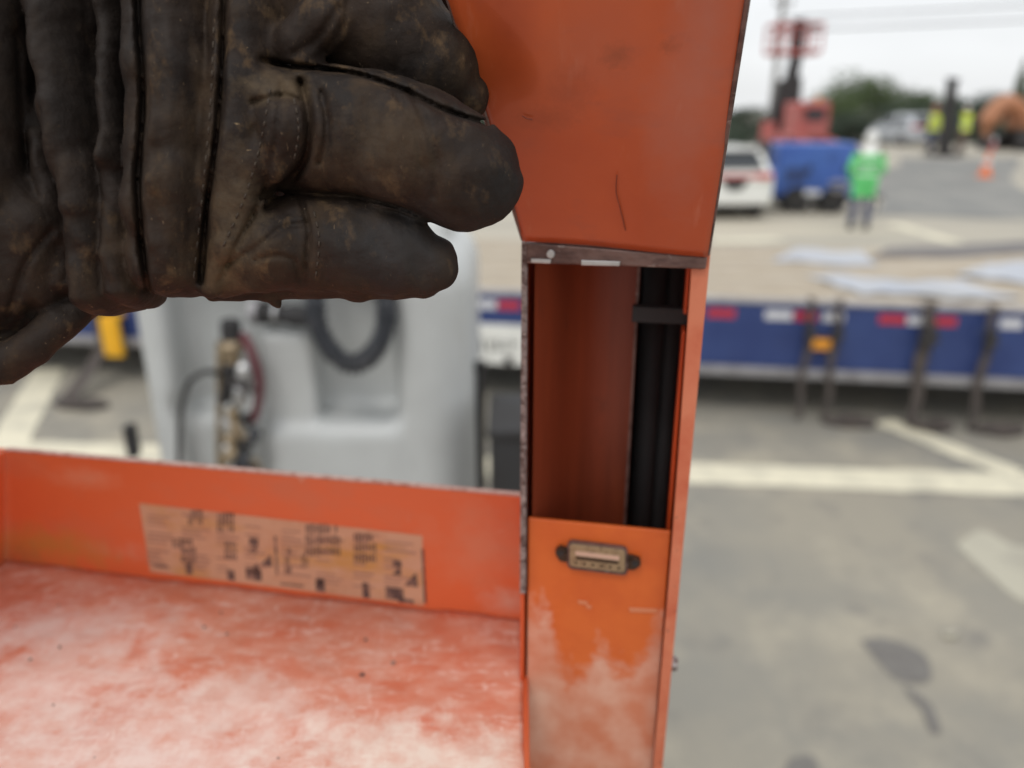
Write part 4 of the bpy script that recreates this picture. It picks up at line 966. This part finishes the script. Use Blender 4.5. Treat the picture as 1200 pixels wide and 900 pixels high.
# ================================================================== WHITE CAR, BLUE MACHINE
def car(loc, rz, label, paint, sc_=1.0):
    t = thing('parked_car', label, 'car', loc, rz)
    s = sc_
    # cross-section along length; rear faces local -Y
    W = .86 * s
    secs = [(-2.02, .34, .86, .90, .93), (-1.98, .26, .98, 1.02, .98), (-1.6, .22, 1.00, 1.40, 1.0), (-1.2, .20, 1.0, 1.46, 1.0), (-.2, .2, .98, 1.47, 1.0), (.5, .2, .96, 1.36, 1.0), (1.1, .2, .94, .98, 1.0), (1.8, .24, .80, .84, .97), (2.05, .34, .66, .68, .88)]
    body = MB(); vs = []; fs = []
    for (y, z0, zb_, zr, wf) in secs:
        w = W * wf; wr = w * (.80 if zr > zb_ + .1 else .93)
        vs += [(-w * .93, y * s, z0 * s), (-w, y * s, (z0 + .22) * s), (-w * 1.0, y * s, (zb_ - .12) * s), (-w * .96, y * s, zb_ * s), (-wr, y * s, (zr - .05) * s), (-wr * .85, y * s, zr * s),
               (wr * .85, y * s, zr * s), (wr, y * s, (zr - .05) * s), (w * .96, y * s, zb_ * s), (w, y * s, (zb_ - .12) * s), (w, y * s, (z0 + .22) * s), (w * .93, y * s, z0 * s)]
    n = 12
    for i in range(len(secs) - 1):
        for k in range(n): fs.append((i * n + k, i * n + (k + 1) % n, (i + 1) * n + (k + 1) % n, (i + 1) * n + k))
    fs += [tuple(range(n - 1, -1, -1)), tuple((len(secs) - 1) * n + k for k in range(n))]
    body.add(vs, fs); b = body.build('body', M[paint], t, world=False, smooth=True)
    m = b.modifiers.new('round', 'BEVEL'); m.width = .03; m.segments = 3; m.limit_method = 'ANGLE'
    MB().add([(-.60 * s, -2.005 * s, 1.07 * s), (.60 * s, -2.005 * s, 1.07 * s), (.54 * s, -1.655 * s, 1.385 * s), (-.54 * s, -1.655 * s, 1.385 * s),
              (-.60 * s, -1.97 * s, 1.05 * s), (.60 * s, -1.97 * s, 1.05 * s), (.54 * s, -1.60 * s, 1.36 * s), (-.54 * s, -1.60 * s, 1.36 * s)],
             [(0, 1, 2, 3), (4, 7, 6, 5), (0, 4, 5, 1), (1, 5, 6, 2), (2, 6, 7, 3), (3, 7, 4, 0)]).build('rear_window', M['glass'], t, world=False)
    for sx in (-1, 1):
        for (ya, yb) in ((-1.5, -.55), (-.45, .55)):
            MB().prism([(sx * .865 * s, ya * s, 1.02 * s), (sx * .865 * s, yb * s, 1.0 * s), (sx * .745 * s, (yb - .12) * s, 1.33 * s), (sx * .745 * s, (ya + .1) * s, 1.34 * s)], (sx * .01, 0, 0)).build('side_window', M['glass'], t, world=False)
        MB().box((sx * .62 * s, -2.02 * s, .90 * s), (.34 * s, .05 * s, .13 * s)).build('tail_light', M['tail'], t, world=False, bevel=.01)
        MB().box((sx * .60 * s, 2.0 * s, .66 * s), (.34 * s, .14 * s, .14 * s)).build('headlight', M['silver'], t, world=False, bevel=.02)
        MB().box((sx * .93 * s, .75 * s, 1.0 * s), (.16 * s, .09 * s, .12 * s)).build('mirror', M[paint], t, world=False, bevel=.02)
        for yy in (-1.3, 1.32):
            tyre(None, yy * 0 + 0, 0, parent=t) if False else None
            mb = MB(); r = .32 * s; mb.tube([(sx * .62 * s, yy * s, r), (sx * .865 * s, yy * s, r)], r, 24); w_ = mb.build('wheel', M['tyre'], t, world=False, bevel=.02)
            MB().tube([(sx * .84 * s, yy * s, r), (sx * .875 * s, yy * s, r)], r * .62, 16).build('rim', M['alu'], w_, world=False)
    MB().box((0, -2.03 * s, .90 * s), (.9 * s, .03, .07 * s)).build('tail_light_bar', M['tail'], t, world=False)
    MB().prism([(-.30 * s, -2.025 * s, .84 * s), (.30 * s, -2.025 * s, .84 * s), (.14 * s, -2.03 * s, .62 * s), (-.14 * s, -2.03 * s, .62 * s)], (0, -.015, 0)).build('plate_recess', M['black'], t, world=False)
    MB().box((0, -2.06 * s, .42 * s), (1.5 * s, .12 * s, .2 * s)).build('bumper', M[paint], t, world=False, bevel=.04)
    MB().box((0, -2.04 * s, .27 * s), (1.3 * s, .1 * s, .1 * s)).build('diffuser', M['black'], t, world=False, bevel=.02)
    MB().box((0, -1.62 * s, 1.475 * s), (1.1 * s, .22 * s, .035 * s)).build('spoiler', M[paint], t, world=False, bevel=.01)
    return t
p = PZ(850, 258, 0)
car((p.x, p.y + 2.05, 0), R(4), 'white hatchback parked left of the blue machine, seen from behind', 'white')
q = PY(1068, 172, 39); car((q.x, 40, zt(q.x, 40)), R(4), 'pale grey car far off before the trees, left of the yellow vested workers', 'greycar', 1.0)

p = PZ(950, 250, 0)
bc = thing('compressor', 'boxy blue towed compressor between the white car and the green coated worker', 'compressor', (p.x, p.y, 0), R(-8))
Fc = Field((-1.0, -.2, .2), (1.0, 1.4, 1.75), .02)
Fc.box((-.85, 0, .38), (.85, 1.15, 1.52), .06, .02); Fc.box((.55, -.05, .36), (.98, 1.0, .98), .05, .02); Fc.box((-.96, -.02, .36), (-.6, 1.1, .95), .05, .02)
o = Fc.mesh('canopy', M['lightblue']); o.parent = bc
for x_, w_ in ((-.42, .74), (.36, .74)):
    pn_ = MB().box((x_, -.012, .95), (w_, .03, .78)).build('side_door', M['lightblue'], bc, world=False, bevel=.012)
    MB().box((x_ + .26, -.045, .98), (.08, .03, .14)).build('handle', M['black'], pn_, world=False, bevel=.006)
for k in range(6): MB().box((-.42, -.035, .68 + k * .06), (.5, .012, .022)).build('louvre', M['blackmetal'], bc, world=False)
for sx in (-.35, .45):
    for yy in (-.06, 1.06):
        w_ = MB().tube([(sx, yy, .30), (sx, yy + .18, .30)], .29, 24).build('wheel', M['tyre'], bc, world=False, bevel=.02)
        MB().tube([(sx, yy - .005, .30), (sx, yy + .1, .30)], .16, 16).build('rim', M['blackmetal'], w_, world=False)
MB().box((0, .5, .33), (1.8, .9, .09)).build('chassis', M['blackmetal'], bc, world=False)
MB().tube(curve_pts([(.3, -.08, .66), (.5, -.14, .72), (.72, -.10, .60), (.5, -.16, .5), (.32, -.1, .56)], 6), .035, 10).build('air_hose', M['alu'], bc, world=False, smooth=True)
MB().tube([(.95, .5, .40), (1.65, .5, .34)], .04, 10).tube([(1.55, .5, .36), (1.55, .5, .02)], .025, 8).build('drawbar', M['blackmetal'], bc, world=False)
MB().tube([(-.5, .8, 1.5), (-.5, .8, 1.66)], .04, 12).build('exhaust', M['blackmetal'], bc, world=False)
MB().box((-.05, -.1, .46), (.34, .05, .12)).build('lamp_board', M['tapewhite'], bc, world=False, bevel=.01)

# ================================================================== LIFT, RED CAB MACHINE, POSTS, EXCAVATOR, CONE
YL = 28
def Lz(py, y=YL): return PY(600, py, y).z
q = PY(925, 150, YL); gz = zt(q.x, YL)
lf = thing('mast_lift', 'dark mast lift with a red railed work platform high above the blue machine', 'lift', (q.x, YL, gz))
zb0, zp0, zp1 = Lz(150), Lz(62), Lz(30)
def lift_part(name, c, d, m, bevel=.01): return MB().box(c, d).build(name, m, lf, bevel=bevel)
lift_part('base', (q.x, YL, gz + .5), (1.9, 1.1, .7), M['blackmetal'], .05)
for sx in (-.75, .75):
    for yy in (-.5, .35): MB().tube([(q.x + sx, YL + yy, gz + .3), (q.x + sx, YL + yy + .2, gz + .3)], .3, 20).build('wheel', M['tyre'], lf, bevel=.02)
xm = PY(921, 120, YL).x
MB().prism([(xm - .55, YL - .2, gz + .8), (xm + .50, YL - .2, gz + .8), (xm + .40, YL - .2, Lz(90)), (xm - .34, YL - .2, Lz(94))], (0, .45, 0)).build('lower_mast', M['blackmetal'], lf, bevel=.02)
MB().prism([(xm - .14, YL - .1, Lz(98)), (xm + .30, YL - .1, Lz(98)), (xm + .36, YL - .1, zp0), (xm + .04, YL - .1, zp0)], (0, .28, 0)).build('upper_mast', M['blackmetal'], lf, bevel=.02)
xa, xb = PY(903, 45, YL).x, PY(957, 45, YL).x
pf = lift_part('platform', ((xa + xb) / 2, YL, zp0), (xb - xa, 1.0, .14), M['redp'])
for yy in (-.5, .5):
    for z in (zp1, (zp0 + zp1) / 2 + .1):
        MB().tube([(xa, YL + yy, z), (xb, YL + yy, z)], .05 if z == zp1 else .03, 10).build('guard_rail', M['redp'], pf)
    for k in range(4):
        x = xa + (xb - xa) * k / 3; MB().tube([(x, YL + yy, zp0), (x, YL + yy, zp1)], .04, 8).build('rail_post', M['redp'], pf)
for x in (xa, xb): MB().tube([(x, YL - .5, zp1), (x, YL + .5, zp1)], .05, 8).build('guard_rail', M['redp'], pf)
MB().box((xa + .9, YL, zp0 + .55), (.34, .3, .95)).build('control_box', M['blackmetal'], pf, bevel=.02)
MB().box((xb - .35, YL - .3, zp1 - .02), (.5, .3, .18)).build('tool_tray', M['blackmetal'], pf, bevel=.02)

q = PY(951, 168, 26); gz = zt(q.x, 26)
rd = thing('red_loader', 'small red cabbed loader standing behind the blue machine', 'loader', (q.x, 26, gz), R(6))
ztop_ = Lz(119, 26) - gz; 
Fr = Field((-1.3, -.9, .2), (1.3, 2.2, ztop_ + .2), .03)
Fr.box((-.52, 0, 1.0), (.52, 1.2, ztop_), .08, .02); Fr.box((-.6, .1, .5), (.6, 2.0, 1.2), .1, .03)
Fr.box((-.42, -.3, 1.6), (.42, .06, ztop_ - .22), .05, .01, 'sub'); o = Fr.mesh('cab_body', M['redp']); o.parent = rd
MB().box((0, -.02, (1.6 + ztop_ - .22) / 2), (.62, .02, ztop_ - 1.86)).build('windscreen', M['glass'], rd, world=False)
for sx in (-1, 1):
    for yy in (0, 1.5):
        w_ = MB().tube([(sx * .75, yy, .45), (sx * 1.05, yy, .45)], .45, 24).build('wheel', M['tyre'], rd, world=False, bevel=.04)
        MB().tube([(sx * 1.0, yy, .45), (sx * 1.07, yy, .45)], .22, 16).build('rim', M['alu'], w_, world=False)
    MB().tube([(sx * .45, .6, 1.15), (sx * .45, -.6, 1.0), (sx * .45, -1.0, .5)], .07, 8).build('lift_arm', M['redp'], rd, world=False)
MB().box((0, -1.15, .42), (1.7, .4, .5)).build('bucket', M['blackmetal'], rd, world=False, bevel=.04)
MB().tube([(.3, .5, ztop_), (.3, .5, ztop_ + .16)], .06, 12).build('beacon', M['amber'], rd, world=False)

q = PY(1106, 182, 31); gz = zt(q.x, 31); tpt = PY(1116, 96, 31)
po = thing('leaning_post', 'thick dark post leaning slightly right between the two yellow vested workers', 'post', (q.x, 31, gz))
MB().tube([(q.x, 31, gz), Vector((q.x, 31, gz)).lerp(tpt, .5), tpt], [.26, .22, .19], 14).build('shaft', M['blackmetal'], po, bevel=.01)
MB().tube([tpt + Vector((0, 0, .0)), tpt + Vector((.01, 0, .12))], .24, 14).build('cap', M['black'], po)
MB().tube([(q.x, 31, gz - .05), (q.x, 31, gz + .16)], .6, 16).build('footing', M['blackmetal'], po)
MB().tube([Vector((q.x - .8, 31, gz + .05)), Vector((q.x, 31, gz)).lerp(tpt, .45)], .05, 8).build('brace', M['blackmetal'], po)

q = PY(1197, 178, 34); gz = zt(q.x, 34)
ex = thing('excavator', 'dull orange excavator with dark tracks at the right edge of the photo', 'excavator', (q.x + .9, 34.5, gz), R(0))
for yy in (-.9, .9):
    Ft = Field((-1.6, yy - .35, -.05), (1.6, yy + .35, .85), .03); Ft.box((-1.5, yy - .25, .0), (1.5, yy + .25, .75), .24, .01); o = Ft.mesh('track', M['blackmetal']); o.parent = ex
Ft = Field((-1.5, -1.2, .7), (1.7, 1.2, 2.6), .03); Ft.box((-1.0, -1.0, .85), (1.6, 1.0, 1.55), .15, .03); Ft.box((-.2, -1.0, 1.4), (1.0, .0, 2.5), .12, .03)
o = Ft.mesh('upper_body', M['rust']); o.parent = ex
MB().box((.4, -1.005, 2.0), (.8, .03, .7)).build('cab_window', M['glass'], ex, world=False)
MB().tube(curve_pts([(-.6, .3, 1.3), (-1.2, .3, 1.85), (-1.75, .3, 1.75), (-2.15, .3, 1.1)], 6), [.40] * 19, 10).build('boom', M['rust'], ex, world=False, smooth=True)
MB().tube([(-2.15, .3, 1.15), (-2.05, .3, .5)], [.2, .14], 10).build('stick', M['rust'], ex, world=False)
MB().box((-2.0, .3, .3), (.6, .7, .5), taper=.7).build('bucket', M['blackmetal'], ex, world=False, bevel=.05)

q = PZ(1154, 206, .3); yc = 25.0; q = PY(1154, 205, yc); gz = zt(q.x, yc)
cb = thing('traffic_cone', 'orange traffic cone on the pale verge below the excavator', 'cone', (q.x, yc, gz))
MB().tube([(0, 0, .04), (0, 0, .34), (0, 0, .75)], [.17, .11, .03], 20).build('cone_body', M['cone'], cb, world=False)
MB().tube([(0, 0, .36), (0, 0, .50)], [.112, .083], 20).build('reflective_collar', M['tapewhite'], cb, world=False)
MB().box((0, 0, .02), (.42, .42, .04)).build('base', M['cone'], cb, world=False, bevel=.02)
q = PY(1148, 196, 27); gz = zt(q.x, 27)
cb2 = thing('marker_post', 'slim white and red marker post behind the orange cone', 'post', (q.x + .25, 27, gz))
MB().tube([(0, 0, 0), (.08, 0, 1.0)], .05, 10).build('shaft', M['tapewhite'], cb2, world=False); MB().tube([(.04, 0, .5), (.066, 0, .82)], .056, 10).build('red_band', M['tail'], cb2, world=False)

# site clutter left of the lift: signs and bushes
q = PY(899, 160, 24); gz = zt(q.x, 24)
sg = thing('site_board', 'small faded red board on a stake above the white car', 'sign', (q.x, 24, gz))
MB().box((0, 0, 1.45), (.42, .03, .55)).build('board', M['redp'], sg, world=False, bevel=.01); MB().tube([(0, .03, 0), (0, .03, 1.6)], .03, 8).build('stake', M['pole'], sg, world=False)
# utility pole and wires
q = PY(916, 20, 40); gz = zt(q.x, 40)
up_ = thing('utility_pole', 'tall thin grey utility pole rising behind the red lift platform', 'pole', (q.x, 40, gz))
MB().tube([(0, 0, 0), (0, 0, 10)], [.16, .10], 14).build('shaft', M['pole'], up_, world=False)
MB().box((0, -.12, 6.35), (.9, .1, .12)).build('cross_arm', M['pole'], up_, world=False)
for x_ in (-.38, .38): MB().tube([(x_, -.12, 6.41), (x_, -.12, 6.55)], .04, 10).build('insulator', M['black'], up_, world=False)
for k, (py, lb_) in enumerate([(36, 'lowest power cable crossing the pale sky to the right'), (21, 'upper power cable crossing the pale sky near the top edge')]):
    z = PY(930, py, 40).z; x0_ = q.x
    pts = [(x0_ + t * 70 / 20, 40 + t * 10 / 20, z - 3.2 * (t / 20) * (1 - t / 20) + .0) for t in range(21)]
    pts = [(a_ , b_, z + (PY(1200, py + 1, 40 + 13).z - z) * (a_ - x0_) / 18 - 1.0 * ((a_ - x0_) / 70) * (1 - (a_ - x0_) / 70)) for a_, b_, c_ in pts]
    o = MB().tube(pts, .035, 6).build('power_cable', M['wire']); tag(o, lb_, 'cable')
p2 = Vector(pts[-1]); up2 = thing('utility_pole', 'utility pole carrying the far ends of the two power cables, out to the right', 'pole', (p2.x, p2.y, 0)) 
MB().tube([(0, 0, 0), (0, 0, p2.z + 1)], [.16, .10], 14).build('shaft', M['pole'], up2, world=False)

# ================================================================== TREES
def leafy(n, rx, ry, rz, z0, size, seed):
    r = np.random.default_rng(seed)
    nb = 16; bc_ = r.normal(size=(nb, 3)); bc_ /= np.linalg.norm(bc_, axis=1)[:, None]; bc_ *= r.uniform(.25, .78, (nb, 1)); br_ = r.uniform(.24, .46, nb)
    idx = r.integers(0, nb, n); d = r.normal(size=(n, 3)); d /= np.linalg.norm(d, axis=1)[:, None]
    c = bc_[idx] + d * (br_[idx] * r.uniform(.55, 1.08, n))[:, None]
    c[:, 2] = np.maximum(c[:, 2], -.8)
    c *= np.array([rx, ry, rz]); c[:, 2] += z0 + rz * .8
    u = r.normal(size=(n, 3)); u /= np.linalg.norm(u, axis=1)[:, None]; w = np.cross(u, r.normal(size=(n, 3))); w /= np.linalg.norm(w, axis=1)[:, None]
    s = size * r.uniform(.6, 1.3, n)[:, None]
    v = np.stack([c - u * s, c - w * s * .5, c + u * s, c + w * s * .5], 1).reshape(-1, 3)
    return v, np.arange(n * 4).reshape(-1, 4)
protos = {}
def tree(px, pyt, y, wpx, kind, label, seed, cat='tree', name='tree'):
    q = PY(px, pyt, y); gz = zt(q.x, y); h = q.z - gz; wr = wpx * y / F / 2 * 1.3; h *= 1.0 if cat == 'bush' else 1.22
    key = (kind, seed % 3)
    t = thing(name, label, cat, (q.x, y, gz), seed * 1.3, 'trees and bushes beyond the work site')
    if key not in protos:
        v, f = leafy(5200, 1, 1, .62, -.12 + .0, .035, seed)
        me = bpy.data.meshes.new('crown'); me.from_pydata(v.tolist(), [], f.tolist()); me.materials.append(M[kind]); protos[key] = me
    c = link(bpy.data.objects.new('crown', protos[key])); c.parent = t; c.scale = (wr, wr, h / 1.02 if h > wr * 1.0 else h / 1.02)
    tr_ = MB().tube([(0, 0, -.2), (.03, 0, h * .25), (-.05, .02, h * .55)], [.12 + h * .015, .10 + h * .01, .05], 10)
    for k in range(5):
        a = k * 1.26 + seed; tr_.tube([(0, 0, h * (.2 + .04 * k)), (math.cos(a) * wr * .3, math.sin(a) * wr * .3, h * (.42 + .04 * k)), (math.cos(a) * wr * .55, math.sin(a) * wr * .55, h * (.55 + .05 * k))], [.07, .05, .02], 7)
    tr_.build('trunk', M['bark'], t, world=False, smooth=True)
    return t
for i, (px, pyt, y, w, k, lb_) in enumerate([
    (1036, 86, 85, 96, 'leafa', 'tallest rounded green tree in the middle distance, left of the yellow vested workers'),
    (985, 112, 80, 70, 'leafa', 'green tree sloping down behind the red loader, left of the tallest tree'),
    (1085, 110, 80, 70, 'leafa', 'lower green tree between the tallest tree and the leaning post'),
    (1050, 125, 70, 80, 'leafb', 'dark bushy tree in front of the tallest tree'),
    (1000, 135, 66, 70, 'leafb', 'dark low tree above the green coated worker'),
    (1150, 116, 75, 90, 'leafb', 'dark tree behind the worker in the bright yellow vest'),
    (1195, 112, 68, 80, 'leafb', 'dark tree above the orange excavator'),
    (1115, 135, 66, 80, 'leafb', 'dark low tree directly behind the leaning post'),
    (1203, 72, 72, 14, 'leafa', 'slender tree cut by the right edge of the photo'),
    (880, 128, 70, 70, 'leafb', 'dark tree left of the mast, above the white car'),
    (935, 132, 72, 60, 'leafb', 'dark low tree seen just behind the lift mast'),
    (840, 130, 74, 80, 'leafb', 'dark tree mostly hidden behind the orange flap'),
    (440, 118, 92, 130, 'leafa', 'far green tree hidden behind the fingers of the glove'),
    (300, 112, 95, 150, 'leafb', 'far dark tree hidden behind the palm of the glove'),
    (680, 122, 92, 120, 'leafa', 'far green tree hidden behind the middle of the orange flap'),
    (150, 118, 95, 150, 'leafb', 'far dark tree hidden behind the glove cuff'),
    (560, 120, 90, 120, 'leafb', 'far dark tree hidden behind the glove fingertips'),
    (1250, 105, 74, 100, 'leafb', 'dark tree beyond the right edge behind the excavator')]):
    tree(px, pyt, y, w, k, lb_, i + 1)
for i, (px, w, pyt, lb_) in enumerate([
    (950, 52, 138, 'dark bush behind the red loader'), (992, 56, 128, 'dark bush directly above the white hard hat'), (1035, 56, 122, 'dark bush below the tallest tree'),
    (1078, 54, 128, 'dark bush behind the far pale grey car'), (1112, 50, 126, 'dark bush behind the leaning post'), (1148, 56, 122, 'dark bush right of the bright yellow vest'), (1195, 64, 118, 'dark bush behind the excavator boom'),
    (905, 50, 140, 'dark bush left of the lift mast'), (862, 50, 138, 'dark bush at the edge of the orange flap')]):
    tree(px, pyt, 43, w, 'leafb', lb_, i + 51, 'bush', 'bush')
for i, (px, pyt, y, w, k, lb_) in enumerate([
    (868, 150, 21, 46, 'leafb', 'dark bush right behind the white car roof'),
    (900, 178, 19, 26, 'leafy', 'small yellowish green bush between the white car and the blue machine')]):
    tree(px, pyt, y, w, k, lb_, i + 31, 'bush', 'bush')
